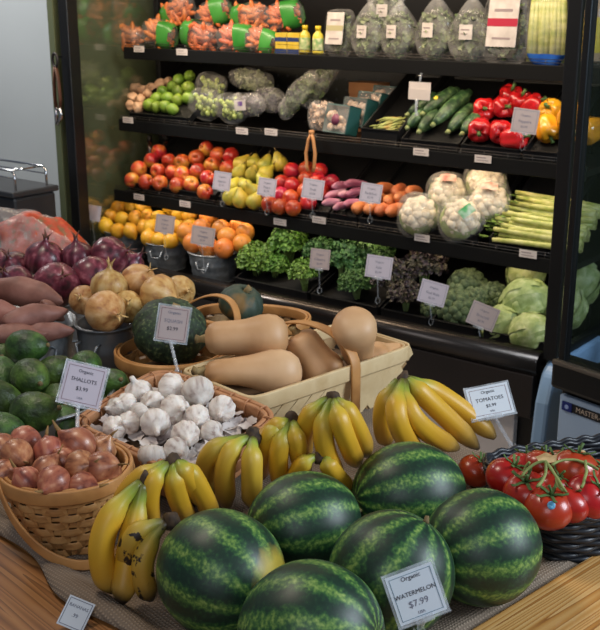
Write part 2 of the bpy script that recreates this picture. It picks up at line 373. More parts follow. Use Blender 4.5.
for k, (z, b) in enumerate(SH):
    s_ = obj('shelf', G().box((UL + .04, b, z - .03), (UR - .05, BBK, z - .008)).mesh('shelf', dark_in, False), case, bevel=.002)
    tag(obj('shelf_lamp', G().box((UL + .06, b + .004, z - .036), (UR - .07, b + .03, z - .030)).mesh('shelf_lamp', M('opal_tube', ['#F5EFE2'], 3, .3, rand=0), False), s_), 'white lamp strip under the shelf')
    obj('price_rail', G().box((UL + .04, b - .012, z - .045), (UR - .05, b + .002, z + .006)).mesh('price_rail', M('rail_black', ['#040404', '#070707'], 4, .6, rand=0, spec=.25), False), s_, bevel=.002)
    g = G()
    for yy, zz in ((b - .006, z + .014), (b - .006, z + .024)): g.tube([(UL + .045, yy, zz), (UR - .055, yy, zz)], .0013, 6)
    nn = 24
    for i in range(nn + 1):
        xx = UL + .05 + (UR - UL - .11) * i / nn; g.tube([(xx, b - .006, z - .01), (xx, b - .006, z + .025)], .001, 5)
    obj('wire_fence', g.mesh('wire_fence', M('dull_wire', ['#4A4541', '#5A544F'], 4, .4, metal=.7, rand=0)), s_)
    for (px, py) in rail_tags[k]:
        q = PB(px, py, b - .014); u = float(q @ E_U)
        t = obj('price_tag', G().box((-.032, -.0015, -.013), (.032, 0, .013)).box((-.025, -.0021, .003), (.012, -.0015, .006), 1).box((-.025, -.0021, -.006), (.022, -.0015, -.004), 1).mesh('price_tag', [tagm, tagline], False), s_, (u, b - .0135, float(q[2])))
# pegboard of the back panel
g = G()
for i in range(16):
    for j in range(5): g.lathe([(.006, 0), (.006, .002)], 8, cen=(0, 0, 0), rot=Matrix.Rotation(PI / 2, 3, 'X'))
for i in range(80):
    c = i // 5; d = i % 5
    for q in range(16): v = g.v[i * 16 + q]; g.v[i * 16 + q] = (v[0] + UL + .45 + c * .055, v[1] + BBK - .001, v[2] + 1.14 + d * .045)
obj('vent_holes', g.mesh('vent_holes', M('vent_dark', ['#2E3038'], 3, .6, rand=0), False), case)
obj('lamp_tube', G().tube([(UL + .1, 2.87, 2.08), (UR - .1, 2.87, 2.08)], .012, 8).mesh('lamp_tube', M('opal_tube', ['#F5EFE2'], 3, .3, rand=0)), case)

# ------------------------------------------------------------------ second chiller at the right
A2 = rad(38); U2 = np.array([math.sin(A2), -math.cos(A2), 0]); B2 = np.array([math.cos(A2), math.sin(A2), 0])
c0 = P(558, 357, .62)
ch = tag(empty('glass_chiller', (c0[0], c0[1], 0), (0, 0, math.atan2(U2[1], U2[0]))), 'black framed glass chiller with pale blue front at right edge', 'display case')
def hbox(name, a, b, mat, bevel=.004, parent=ch): return obj(name, G().box(a, b).mesh(name, mat, False), parent, bevel=bevel)
hbox('body', (0, .03, 0), (.9, .55, .56), black)
tag(hbox('front_panel', (.008, .012, .06), (.9, .03, .505), M('pale_blue_panel', ['#9BB0C9', '#A5BAD2'], 2, .4, rand=0)), 'pale blue flat front')
hbox('top_rail', (-.014, -.012, .525), (.9, .07, .615), black, .012)
obj('rail_trim', G().tube([(-.01, -.006, .605), (.9, -.006, .605)], .008, 8).mesh('rail_trim', steel), ch)
hbox('inner_wall', (.0, .50, .56), (.9, .55, .70), black)
hbox('post', (.0, .0, .61), (.022, .03, 2.1), black)
hbox('front_glass', (.03, .01, .62), (.9, .016, 2.1), glass_mat('chiller_glass', .0, '#E4ECF2'), 0)
lab = hbox('name_plate', (.022, .008, .462), (.28, .012, .489), M('plate_black', ['#111318'], 2, .4, rand=0), .001)
obj('emblem', G().box((.022, .006, .462), (.057, .009, .489)).mesh('emblem', M('emblem_blue', ['#14246A'], 2, .4, rand=0), False), lab)
obj('emblem_mark', G().lathe([(.007, 0), (.007, .001)], 16, rot=Matrix.Rotation(PI / 2, 3, 'X'), cen=(.0395, .0062, .4755)).mesh('emblem_mark', M('mark_pale', ['#8EA0CE'], 2, .4, rand=0), False), lab)
ltr = M('plate_letters', ['#B9A896'], 2, .5, rand=0)
o_ = obj('lettering', text_mesh('MASTER-BILT', .022, ltr), lab, (.135, .0075, .4755), (PI / 2, 0, 0))

# ------------------------------------------------------------------ black appliance at the left, with wire rack
q0 = P(64, 182, .80)
ap = tag(empty('counter_appliance', CW(-3.50, 2.55, 0), (0, 0, CASE_RZ)), 'black boxy counter appliance against the grey wall', 'appliance')
apm = M('charcoal_case', ['#1B1C20', '#232529'], 4, .5, rand=0)
obj('body', G().box((-.85, .06, .25), (-.02, .28, .835)).mesh('body', apm, False), ap, bevel=.015)
obj('top_panel', G().box((-.86, .05, .835), (-.01, .29, .86)).mesh('top_panel', M('charcoal_top', ['#26282C', '#303236'], 4, .4, rand=0), False), ap, bevel=.006)
obj('front_door', G().box((-.80, .045, .30), (-.12, .06, .77)).mesh('front_door', apm, False), ap, bevel=.005)
obj('handle', G().tube([(-.45, .045, .74), (-.45, .02, .735), (-.2, .02, .715), (-.2, .045, .715)], .008, 8).mesh('handle', black), ap)
obj('stand', G().box((-.82, .09, 0), (-.05, .27, .25)).mesh('stand', black, False), ap, bevel=.005)
obj('indicator', G().box((-.62, .056, .79), (-.58, .062, .805)).mesh('indicator', M('blue_lens', ['#1C2C8C'], 4, .2, rand=0), False), ap)
rk = tag(empty('wire_rack', CW(-3.50, 2.55, .86), (0, 0, CASE_RZ)), 'low chrome wire rack standing on the black appliance', 'rack')
g = G()
for y in (.09, .25):
    g.tube([(-.62, y, 0), (-.62, y, .065), (-.60, y, .08), (-.06, y, .08), (-.04, y, .065), (-.04, y, 0)], .005, 8)
for x in (-.6, -.33, -.06): g.tube([(x, .09, .08), (x, .25, .08)], .004, 8)
obj('frame', g.mesh('frame', chrome), rk); g = G()
for y in (.09, .25): g.tube([(-.62, y, .05), (-.04, y, .05)], .003, 6)
obj('rail', g.mesh('rail', chrome), rk)
# tongs hanging on the green wall edge
tq = PB(55, 60, 2.94)
tg = tag(empty('hanging_tongs', tuple(tq), (0, 0, CASE_RZ)), 'brown handled tongs hanging by a loop beside the case', 'tongs')
br = M('brown_leather', ['#4A2E22', '#5C3A2A'], 20, .5)
g = G(); g.tube([(.0 + .016 * math.sin(a), 0, .0 + .028 * math.cos(a)) for a in np.linspace(0, 2 * PI, 17)[:-1]], .006, 8, closed=True)
obj('loop', g.mesh('loop', M('dark_loop', ['#1E1A1A'], 9, .5)), tg)
for s in (-1, 1):
    obj('arm', G().strip([(s * .004, 0, -.028), (s * .014, 0, -.09), (s * .018, 0, -.16), (s * .012, 0, -.20)], (0, 1, 0), .016, .005).mesh('arm', br), tg)
    obj('tip', G().tube([(s * .012, 0, -.198), (s * .016, 0, -.235), (s * .003 - .015, 0, -.27)], [.007, .009, .006], 8).mesh('tip', chrome), tg)
obj('hook', G().tube([(0, .04, .012), (0, .005, .012), (0, -.003, .03)], .003, 6).mesh('hook', chrome), tg)

# ------------------------------------------------------------------ front display table
TZ = .75
TR = rad(90 - 47.7)                       # heading of the table's right edge
E_S = np.array([math.cos(TR), math.sin(TR), 0]); E_L = np.array([-math.sin(TR), math.cos(TR), 0])
def TW(s, l, z): return E_S * s + E_L * l + np.array([0, 0, z])
pine = pine_mat('pine_boards'); pine2 = pine_mat('pine_boards_shaded', ('#5E3A1A', '#7C4E24', '#946234', '#A07040'), 26)  # second pine copy is darker: the left side's shade is in its colour
table = tag(empty('display_table', (0, 0, 0), (0, 0, TR)), 'wooden display table with wide pine edge boards under burlap', 'table')
S0, S1, L0, L1 = .70, 1.575, .80, 3.06
def S1L(l): return 1.53 + (l - L0) * .15
tg_ = G().box((S0 - .02, L0 - .02, TZ - .03), (S1, L1, TZ - .006)); tg_.v = [((S1L(y) if x > 1 else x), y, z) for x, y, z in tg_.v]
tb = obj('tabletop', tg_.mesh('tabletop', pine2, False), table)
def plank(name, c, sx, sy, sz, rz, mt=pine):
    return obj(name, G().box((-sx / 2, -sy / 2, -sz / 2), (sx / 2, sy / 2, sz / 2)).mesh(name, mt, False), table, c, (0, 0, rz), bevel=.004)
plank('edge_board', ((S0 + S1) / 2 - .10, L0 - .13, TZ - .010), S1 - S0 + .25, .26, .045, 0)
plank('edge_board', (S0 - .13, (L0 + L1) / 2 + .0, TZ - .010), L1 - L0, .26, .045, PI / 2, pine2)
plank('apron', ((S0 + S1) / 2 - .1, L0 - .22, TZ - .10), S1 - S0, .03, .13, 0)
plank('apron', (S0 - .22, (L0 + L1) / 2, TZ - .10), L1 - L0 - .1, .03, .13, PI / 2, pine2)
for s, l in ((S0 - .17, L0 - .17), (S1 - .04, L0 - .17), (S0 - .17, L1 - .05), (S1 - .04, L1 - .05)):
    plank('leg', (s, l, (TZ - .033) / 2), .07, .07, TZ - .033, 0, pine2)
# burlap: lies in the well, its near left fold flops over the board
nx, ny = 90, 150; V = []; Fc = []
for j in range(ny + 1):
    for i in range(nx + 1):
        l = L0 + .006 + (L1 - L0 - .02) * j / ny; s = S0 - .02 + (S1L(l) - S0 + .01) * i / nx
        z = TZ + .0005 + .0022 * mnoise.noise(Vector((s * 14, l * 14, 0)))
        e = (s - (S0 - .02)) / .055
        if e < 1:
            z += .018 * math.sin(max(0, e) * PI) ** .8 * (1 + .3 * math.sin(l * 22)) + .018 * max(0, 1 - e * 1.2)
        e2 = (l - L0 - .006) / .04
        if e2 < 1 and e >= 1: z += .008 * math.sin(PI * max(0, e2)) + .012 * (1 - e2) * 0
        s2 = s + (.012 * math.sin(l * 9) + .01 * math.sin(l * 23 + 1)) * max(0, 1 - e)
        V.append((s2, l, z + .001))
for j in range(ny):
    for i in range(nx):
        a = j * (nx + 1) + i; Fc.append((a, a + 1, a + nx + 2, a + nx + 1))
bl = obj('burlap_cloth', G().add(V, Fc).mesh('burlap_cloth', burlap_mat()), None, (0, 0, 0), (0, 0, TR))
md = bl.modifiers.new('thick', 'SOLIDIFY'); md.thickness = .0025; md.offset = -1
tag(bl, 'tan woven burlap cloth spread over the display table', 'cloth')

# ------------------------------------------------------------------ woven baskets
def spath(a, b, n):                       # rounded path: superellipse radius factors
    def f(t):
        c, s = math.cos(t), math.sin(t)
        k = (abs(c) ** n + abs(s) ** n) ** (-1 / n); return a * k * c, b * k * s
    return f
def basket(name, loc, rz, a, b, n, h, taper, rows, stakes, mats, amp=.003, sh=None, rim_h=.018, rim_t=.006, floor_z=.004, handle=None, round_strand=False, lash=0, rowgap=.9, liner=None, stake_w=None):
    root = empty(name, tuple(loc), (0, 0, rz)); body, rim = mats[0], mats[1]
    g = G(); K = lambda z: 1 - taper * (1 - z / h)
    N = stakes * 6 if stakes * 6 > 60 else stakes * 8
    path = spath(a, b, n); rh = h / rows
    # arc-length even parameters
    ts = np.linspace(0, 2 * PI, 721); pts = np.array([path(t) for t in ts]); L = np.concatenate([[0], np.cumsum(np.linalg.norm(np.diff(pts, axis=0), axis=1))])
    even = lambda m: np.interp(np.linspace(0, L[-1], m, endpoint=False), L, ts)
    def nrm(t):
        p0 = np.array(path(t - .01)); p1 = np.array(path(t + .01)); d = p1 - p0; q = np.array([d[1], -d[0]]); return q / np.linalg.norm(q)
    tv = even(N); nr = [nrm(t) for t in tv]; pt = [np.array(path(t)) for t in tv]
    for j in range(rows):
        z = rh * (j + .5); k = K(z); P_ = []
        for i in range(N):
            off = amp * math.sin(stakes / 2 * 2 * PI * i / N + PI * j); q = pt[i] * k + nr[i] * off; P_.append((q[0], q[1], z))
        if round_strand: g.tube(P_, rh * .56, 6, closed=True, up=(0, 0, 1))
        else: g.strip(P_, (0, 0, 1), rh * rowgap, .0022, closed=True)
    obj('weave', g.mesh('weave', body), root)
    g = G(); sw = stake_w or (L[-1] / stakes * .45)
    for t in even(stakes):
        q = np.array(path(t)); nn_ = nrm(t); tang = (-nn_[1], nn_[0], 0)
        g.strip([(q[0] * K(z), q[1] * K(z), z) for z in np.linspace(.002, h, 5)], tang, sw, .002)
    obj('stakes', g.mesh('stakes', mats[2] if len(mats) > 2 else body), root)
    g = G(); bot = [tuple(p * K(0) * .99) for p in pt]
    g.add([(x, y, .001) for x, y in bot] + [(x, y, floor_z) for x, y in bot], [tuple(range(N)), tuple(range(2 * N - 1, N - 1, -1))] + [(i, (i + 1) % N, (i + 1) % N + N, i + N) for i in range(N)])
    obj('base', g.mesh('base', body, False), root)
    if liner:
        g = G(); kz = K(liner) * .965
        V = [(0, 0, liner)]; Fc = []; rings = 5
        for r in range(1, rings + 1):
            for p in pt:
                x, y = p * kz * r / rings; V.append((x, y, liner - .012 * (r == rings) + .006 * mnoise.noise(Vector((x * 40, y * 40, 1)))))
        for i in range(N): Fc.append((0, 1 + i, 1 + (i + 1) % N))
        for r in range(rings - 1):
            for i in range(N): o = 1 + r * N; Fc.append((o + i, o + N + i, o + N + (i + 1) % N, o + (i + 1) % N))
        obj('liner', g.add(V, Fc).mesh('liner', M('liner_paper', ['#5A4632', '#6B5540'], 20, .9)), root)
    g = G()
    if round_strand:
        for dr, dz in ((.004, 0), (-.003, .003), (.001, .008)):
            g.tube([(p[0] + q[0] * (dr + .0025 * math.sin(i * .9 + dz * 900)), p[1] + q[1] * dr, h + dz + .0025 * math.sin(i * .9)) for i, (p, q) in enumerate(zip(pt, nr))], .0045, 6, closed=True, up=(0, 0, 1))
    else:
        for s in (1, -1): g.strip([(p[0] + q[0] * s * (rim_t * .5 + .001), p[1] + q[1] * s * (rim_t * .5 + .001), h - rim_h * .25) for p, q in zip(pt, nr)], (0, 0, 1), rim_h, rim_t, closed=True)
    if lash:
        for t in even(lash):
            q = np.array(path(t)); nn_ = nrm(t); R = rim_t * 1.6
            g.tube([(q[0] + nn_[0] * R * math.cos(a), q[1] + nn_[1] * R * math.cos(a), h - rim_h * .25 + (rim_h * .62) * math.sin(a)) for a in np.linspace(0, 2 * PI, 13)[:-1]], .0017, 5, closed=True)
    obj('rim', g.mesh('rim', rim), root)
    if handle: handle(root)
    return root
def arc_handle(root, p0, p1, apex, wd, th, mat, wdir, n=25, name='handle', drop=.05):
    p0, p1, apex = map(Vector, (p0, p1, apex)); c = (p0 + p1) / 2; ax = (p1 - p0) / 2; up = apex - c
    pts = [c - ax * math.cos(t) + up * math.sin(t) for t in np.linspace(0, PI, n)]
    pts = [p0 - Vector((0, 0, drop))] + pts + [p1 - Vector((0, 0, drop))]
    return obj(name, G().strip(pts, wdir, wd, th).mesh(name, mat), root)
splint = M('splint_tan', ['#A06E3C', '#BC8A52', '#C79A62'], 26, .55, bump=.3, rand=.05, stretch=(1, 1, 3))
splint_rim = M('splint_rim', ['#A87440', '#C08A50', '#B07C46'], 14, .5, rand=.04)
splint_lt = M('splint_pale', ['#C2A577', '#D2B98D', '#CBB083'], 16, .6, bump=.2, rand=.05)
splint_dk = M('splint_brown', ['#8A6A44', '#A5855B'], 18, .6, rand=.05)  # darker brown splint: second weave direction, basket base, oval basket
wick = M('black_wicker', ['#16181D', '#23262D'], 30, .42, rand=.04)
garl_sp = M('splint_red_tan', ['#9A6640', '#B17D54', '#A87049'], 22, .55, bump=.3, rand=.05)

# shallots: round basket with its hoop handle folded forward
bc = P(66, 468, TZ + .125); RB = .104
def h1(root):
    d = Vector((0, 0, 0)); a = Vector((math.cos(rad(-62)), math.sin(rad(-62)), 0)); side = Vector((math.cos(rad(28)), math.sin(rad(28)), 0))
    arc_handle(root, -side * (RB + .008) + Vector((0, 0, .118)), side * (RB + .008) + Vector((0, 0, .118)), a * .135 + Vector((0, 0, .012)), .017, .004, splint_rim, (0, 0, 1), drop=0)
sb = basket('round_basket', (bc[0], bc[1], TZ + .003), 0, RB, RB, 2, .125, .27, 9, 22, (splint, splint_rim), amp=.0035, handle=h1, liner=.092, rim_h=.024)
tag(sb, 'round woven splint basket full of shallots, hoop handle folded forward', 'basket')

# garlic: low rectangular basket at the middle left
ga = P(88, 420, .83); gbp = P(262, 421, .83); gc_ = P(173, 372, .83); gd = P(190, 482, .83)
gT, gB, gL, gR = Vector(P(163, 366, .905)), Vector(P(196, 484, .835)), Vector(P(78, 426, .868)), Vector(P(266, 418, .872))
g_u = ((gR - gB) + (gT - gL)) / 2; g_v = ((gL - gB) + (gT - gR)) / 2; GA, GB_ = g_u.length / 2, g_v.length / 2
g_n = g_u.cross(g_v).normalized(); g_d = (g_u.normalized() + g_v.normalized()).normalized(); g_e = g_n.cross(g_d)
g_x = (g_d - g_e).normalized(); g_y = (g_d + g_e).normalized(); gcen = (gT + gB + gL + gR) / 4; GH = .085; gbase = gcen - g_n * GH
def PG(px, py, off):
    r = Vector(ray(px, py)); e = Vector(EYEV); c = gcen + g_n * off; t = (c - e).dot(g_n) / r.dot(g_n); return e + r * t
def h2(root):
    st = M('tan_leather', ['#A8744A', '#B98358'], 20, .5)
    obj('strap_handle', G().strip([(-.09, -GB_ - .005, .040), (-.088, -GB_ - .011, .052), (-.04, -GB_ - .013, .058), (.05, -GB_ - .013, .058), (.098, -GB_ - .011, .052), (.10, -GB_ - .005, .040)], (0, 0, 1), .022, .004).mesh('strap_handle', st), root)
    obj('rivet', G().lathe([(.001, -.004), (.006, -.003), (.006, .002), (.001, .004)], 12, rot=Matrix.Rotation(PI / 2, 3, 'X'), cen=(-.086, -GB_ - .016, .052)).mesh('rivet', M('brass', ['#8C6A34'], 3, .3, metal=.9)), root)
gbk = basket('rectangular_basket', tuple(gbase), 0, GA, GB_, 7, GH, .15, 4, 24, (garl_sp, garl_sp), amp=.003, lash=26, rim_h=.030, rim_t=.009, handle=h2, liner=.058)
gbk.rotation_euler = Matrix((g_x, g_y, g_n)).transposed().to_euler()
tag(gbk, 'low rectangular woven basket with lashed rim, heaped with garlic', 'basket')

# butternut squash: large pale splint market basket
fa = P(252, 404, .865); fb = P(412, 350, .865)
ev = (fb - fa); BL = np.linalg.norm(ev[:2]); br_ = math.atan2(ev[1], ev[0])
BWD = .225; nv = np.array([-math.sin(br_), math.cos(br_), 0]); bcen = (fa + fb) / 2 + nv * BWD / 2
BH = .865 - TZ - .004
mb = tag(empty('market_basket', (bcen[0], bcen[1], TZ + .004), (0, 0, br_)), 'large pale splint basket with diagonal weave holding butternut squash', 'basket')
def bprofile(z): return .82 + .18 * z / BH
g = G(); hl, hw = BL / 2, BWD / 2
def side(p0, p1, q0, q1, wd=.026, step=.036):     # p0,p1 bottom corners, q0,q1 top corners
    p0, p1, q0, q1 = map(Vector, (p0, p1, q0, q1)); W = (p1 - p0).length; Hh = (q0 - p0).length; nn_ = (p1 - p0).cross(q0 - p0).normalized()
    def pt(u, v): a = p0.lerp(p1, u / W); b = q0.lerp(q1, u / W); return a.lerp(b, v / Hh)
    for sg in (1, -1):
        c = -Hh
        while c < W + Hh:
            # line u = c + sg' * v
            us = []
            for v in np.linspace(0, Hh, 9):
                u = c + v if sg == 1 else c + Hh - v
                if 0 <= u <= W: us.append((u, v))
            if len(us) > 1:
                pts = [pt(u, v) + nn_ * (.0016 * sg + .0012 * math.sin(v / step * PI + c * 30)) for u, v in us]
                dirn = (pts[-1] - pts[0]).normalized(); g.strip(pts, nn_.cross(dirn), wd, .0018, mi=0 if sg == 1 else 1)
            c += step
k0 = .84
cb = [(-hl * k0, -hw * k0, .002), (hl * k0, -hw * k0, .002), (hl * k0, hw * k0, .002), (-hl * k0, hw * k0, .002)]
ct = [(-hl, -hw, BH), (hl, -hw, BH), (hl, hw, BH), (-hl, hw, BH)]
for i in range(4): side(cb[i], cb[(i + 1) % 4], ct[i], ct[(i + 1) % 4])
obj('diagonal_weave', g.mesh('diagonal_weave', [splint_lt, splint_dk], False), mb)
g = G(); g.add([(x * .99, y * .99, z) for x, y, z in cb] + [(x * .99, y * .99, z + .004) for x, y, z in cb], [(0, 1, 2, 3), (7, 6, 5, 4), (0, 4, 5, 1), (1, 5, 6, 2), (2, 6, 7, 3), (3, 7, 4, 0)])
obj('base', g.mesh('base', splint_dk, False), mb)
pr = spath(hl + .003, hw + .003, 14); g = G()
rp = [pr(t) for t in np.linspace(0, 2 * PI, 97)[:-1]]
g.strip([(x, y, BH - .004) for x, y in rp], (0, 0, 1), .034, .006, closed=True)
pr2 = spath(hl - .004, hw - .004, 14); g.strip([(x, y, BH - .002) for x, y in [pr2(t) for t in np.linspace(0, 2 * PI, 97)[:-1]]], (0, 0, 1), .026, .004, closed=True)
obj('rim', g.mesh('rim', splint_lt), mb)
arc_handle(mb, (-.02, hw + .006, BH), (.045, -hw - .010, BH), (.02, 0, BH + .085), .026, .005, splint_rim, (1, 0, 0), drop=.10)
g = G(); k9 = .88
g.box((-hl * k9, -hw * k9, BH - .05), (hl * k9, hw * k9, BH - .042))
obj('liner', g.mesh('liner', M('liner_paper', ['#5A4632', '#6B5540'], 20, .9), False), mb)

# kabocha basket and the small one behind with writing on its rim
kc = P(172, 352, .86); KR = .122
def h3(root):
    dd = Vector((math.cos(rad(-2)), math.sin(rad(-2)), 0))
    arc_handle(root, (-.045, .118, .105), (.127, .01, .105), (.10, .12, .205), .02, .004, splint_rim, (.5, .8, 0), drop=.03)
kb = basket('round_basket', (kc[0], kc[1], TZ + .003), 0, KR, KR, 2, .11, .2, 5, 20, (splint, splint_rim), amp=.003, handle=h3, liner=.06, rim_h=.026)
tag(kb, 'round tan basket holding the big dark green kabocha squash', 'basket')
hc = P(262, 322, .86)
hb = basket('oval_basket', (hc[0] - .03, hc[1] + .035, TZ + .003), rad(-14), .145, .09, 2.4, .11, .15, 5, 20, (splint_dk, splint_rim), amp=.003, liner=.06, rim_h=.024)
tag(hb, 'brown oval basket behind the squash with white writing on its rim', 'basket')
wr_ = obj('lettering', text_mesh('Happy Fa', .016, M('white_print', ['#C9BDAE'], 3, .6, rand=0)), hb, (.06, -.078, .106), (PI / 2, 0, rad(14)))

# tomatoes: black wicker basket
ta = P(541, 522, .835); tb_ = P(476, 466, .835)
tl = np.linalg.norm((tb_ - ta)[:2]); tcen = ta + E_S * .19 + (E_L) * .0
tdir = (tb_ - ta) / np.linalg.norm(tb_ - ta)
trz = math.atan2(tdir[1], tdir[0]) - PI / 2
xs = np.array([math.cos(trz), math.sin(trz), 0])
tcen = ta + tdir * tl / 2 + xs * .160
tk = basket('wicker_basket', (tcen[0], tcen[1], TZ + .003), trz, .15, tl / 2 + .02, 6, .086, .12, 9, 34, (wick, wick), amp=.003, round_strand=True, liner=.045)
tag(tk, 'black wicker basket of ripe vine tomatoes', 'basket')

# ------------------------------------------------------------------ metal tubs
def tub(name, c, r, zrim, label, taper=.82, cat='tub', ears=(), bands=(.5,), mat=zinc, liner=None, zb=TZ + .003, sx=1, sy=1, wire=True, rz=0):
    h = zrim - zb; root = tag(empty(name, (c[0], c[1], zb), (0, 0, rz)), label, cat)
    prof = [(.001, .002), (r * taper, .002), (r * taper + .002, .0)]
    m = 14
    for i in range(m + 1):
        z = h * i / m; rr = r * (taper + (1 - taper) * i / m)
        for bb in bands:
            if abs(i / m - bb) < .05: rr += .0025
        prof.append((rr, z + .001))
    prof += [(r + .005, h - .001), (r + .005, h + .004), (r + .001, h + .005), (r - .003, h - .002)]
    for i in range(m, -1, -3): prof.append((r * (taper + (1 - taper) * i / m) - .003, h * i / m + .004))
    prof.append((.001, .005))
    g = G().lathe(prof, 44, mod=lambda a, t, rr, z: (rr, z)); g.v = [(x * sx, y * sy, z) for x, y, z in g.v]
    obj('shell', g.mesh('shell', mat), root)
    for a in ears:
        d = Vector((math.cos(a), math.sin(a), 0)); s = Vector((-d.y, d.x, 0)); b0 = d * (r * .98) + Vector((0, 0, h * .80))
        b0.x *= sx; b0.y *= sy
        obj('handle', G().tube([b0 + s * .026 - d * .004, b0 + s * .028 + d * .012, b0 + s * .02 + d * .016 - Vector((0, 0, .028)), b0 - s * .02 + d * .016 - Vector((0, 0, .028)), b0 - s * .028 + d * .012, b0 - s * .026 - d * .004], .0032, 8).mesh('handle', mat), root)
    if liner is not None:
        g = G().lathe([(.001, 0), (r * .5, .003), (r * (taper + (1 - taper) * liner / h) * .955, -.004)], 30, mod=lambda a, t, rr, z: (rr, z + .003 * math.sin(5 * a) * t)); g.v = [(x * sx, y * sy, z + liner) for x, y, z in g.v]
        obj('liner', g.mesh('liner', M('liner_paper', ['#5A4632', '#6B5540'], 20, .9)), root)
    return root
av_c = P(30, 393, .865); sp_c = P(14, 324, .90); ro_c = P(62, 290, .86); on_c = P(105, 324, .90)
tub('metal_tub', av_c, .165, .865, 'wide galvanised metal tub of green avocados at the left', ears=(rad(-35),), liner=.06)
tub('metal_tub', sp_c, .138, .90, 'round galvanised tub heaped with pink brown sweet potatoes', ears=(rad(-50),), liner=.10)
tub('metal_tub', ro_c, .165, .86, 'grey metal tub of purple red onions', liner=.06)
tub('metal_bucket', on_c, .066, .90, 'small grey metal bucket of yellow onions', taper=.86, ears=(rad(-115),), bands=(.35, .6), liner=.10, mat=M('dark_zinc', ['#7C8084', '#909498'], 20, .45, metal=.7))

# ------------------------------------------------------------------ watermelons
mel = melon_mat('watermelon_rind'); mel_spot = None
stem_m = M('dry_stem', ['#5A4A2E', '#7C6A42'], 60, .8)
def ball_center(px, py, rpx, z0=TZ + .003, flat=1.0):
    r = .1
    for _ in range(20):
        c = P(px, py, z0 + r * flat); r = rpx * depth(c) / F_PX
    return c, r
MEL = [  # px, py, radius px, pole direction (world), elongation, label, material
    (221, 573, 63, (.75, -.62, -.12), 1.06, 'watermelon with a pale yellow ground spot, beside the spotted bananas', 's'),
    (311, 634, 73, (.87, -.38, .25), 1.02, 'nearest watermelon, cut off by the bottom edge of the photo', 'm'),
    (304, 524, 52, (.93, .34, .05), 1.13, 'watermelon leaning back between the yellow bananas and the centre melons', 'm'),
    (409, 493, 51, (.94, .32, -.05), 1.15, 'rearmost watermelon below the large fan of bananas', 'm'),
    (391, 574, 63, (.55, .22, .81), 1.02, 'dull dark watermelon behind the priced watermelon sign, its stem end up', 'm'),
    (482, 547, 58, (.90, .40, .02), 1.03, 'rightmost watermelon, touching the black tomato basket', 'm')]
mb_cnt = 0
for px, py, rp_, pole, el, lb, k in MEL:
    c, r = ball_center(px, py, rp_)
    root = empty('watermelon'); R3 = Vector(pole).normalized().to_track_quat('Z', 'Y').to_euler()
    root.location = c; root.rotation_euler = R3
    mm = mel if k == 'm' else melon_mat('watermelon_rind_spot', tuple((R3.to_matrix().inverted() @ Vector((.90, -.40, .16)).normalized()) * r))
    g = G().lathe([(a * r, z * r) for a, z in sphere_prof(1, 36, el, pinch=.03, low=.03)], 64, mod=lambda a, t, rr, z: (rr * (1 + .006 * math.cos(11 * a)), z))
    obj('rind', g.mesh('rind', mm), root)
    obj('stem', G().tube([(0, 0, r * el * .97), (0, 0, r * el * 1.0), (.003, .001, r * el + .006)], [.006, .004, .003], 8).mesh('stem', stem_m), root)
    obj('blossom_scar', G().lathe([(.001, -r * el * .975), (.004, -r * el * .972), (.006, -r * el * .965), (.003, -r * el * .95)], 12).mesh('blossom_scar', stem_m), root)
    tag(root, lb, 'watermelon', 'watermelons at the front of the table')

# ------------------------------------------------------------------ bananas: bunch > crown, bananas
ban = M('banana_peel', ['#5A5A24', '#8C9A36', '#BCA83A', '#D2A42C', '#D6A62C', '#D6A52A', '#D2A02A', '#C8962C', '#B58C38', '#33261A'], 14, .42, attr='along', rand=.05)
def spotted():
    m = M('banana_peel_spotted', ['#3A2E1C', '#8F8A3C', '#B39A3A', '#C29C34', '#C09A34', '#BA9030', '#AE852E', '#7E6228', '#2A2018'], 18, .5, attr='along', rand=.05)
    nt = m.node_tree; b = nt.nodes['Principled BSDF']; src = b.inputs['Base Color'].links[0].from_socket
    tc = nt.nodes.new('ShaderNodeTexCoord'); n = nt.nodes.new('ShaderNodeTexNoise'); n.inputs['Scale'].default_value = 62; n.inputs['Detail'].default_value = 3; nt.links.new(tc.outputs['Object'], n.inputs['Vector'])
    mr = nt.nodes.new('ShaderNodeMapRange'); mr.inputs[1].default_value = .57; mr.inputs[2].default_value = .61; nt.links.new(n.outputs[0], mr.inputs[0])
    mx = nt.nodes.new('ShaderNodeMix'); mx.data_type = 'RGBA'; nt.links.new(mr.outputs[0], mx.inputs[0]); nt.links.new(src, mx.inputs[6]); mx.inputs[7].default_value = lin('#2A1D14'); nt.links.new(mx.outputs[2], b.inputs['Base Color']); return m
ban_sp = spotted()
crown_m = M('banana_crown', ['#2C2019', '#4E3A26', '#3A2C1E'], 60, .8, bump=.5)
def bez(p, n):
    p = [Vector(q) for q in p]; out = []
    for t in np.linspace(0, 1, n):
        if len(p) == 3: out.append(p[0] * (1 - t) ** 2 + p[1] * 2 * t * (1 - t) + p[2] * t * t)
        else: out.append(p[0] * (1 - t) ** 3 + p[1] * 3 * t * (1 - t) ** 2 + p[2] * 3 * t * t * (1 - t) + p[3] * t ** 3)
    return out
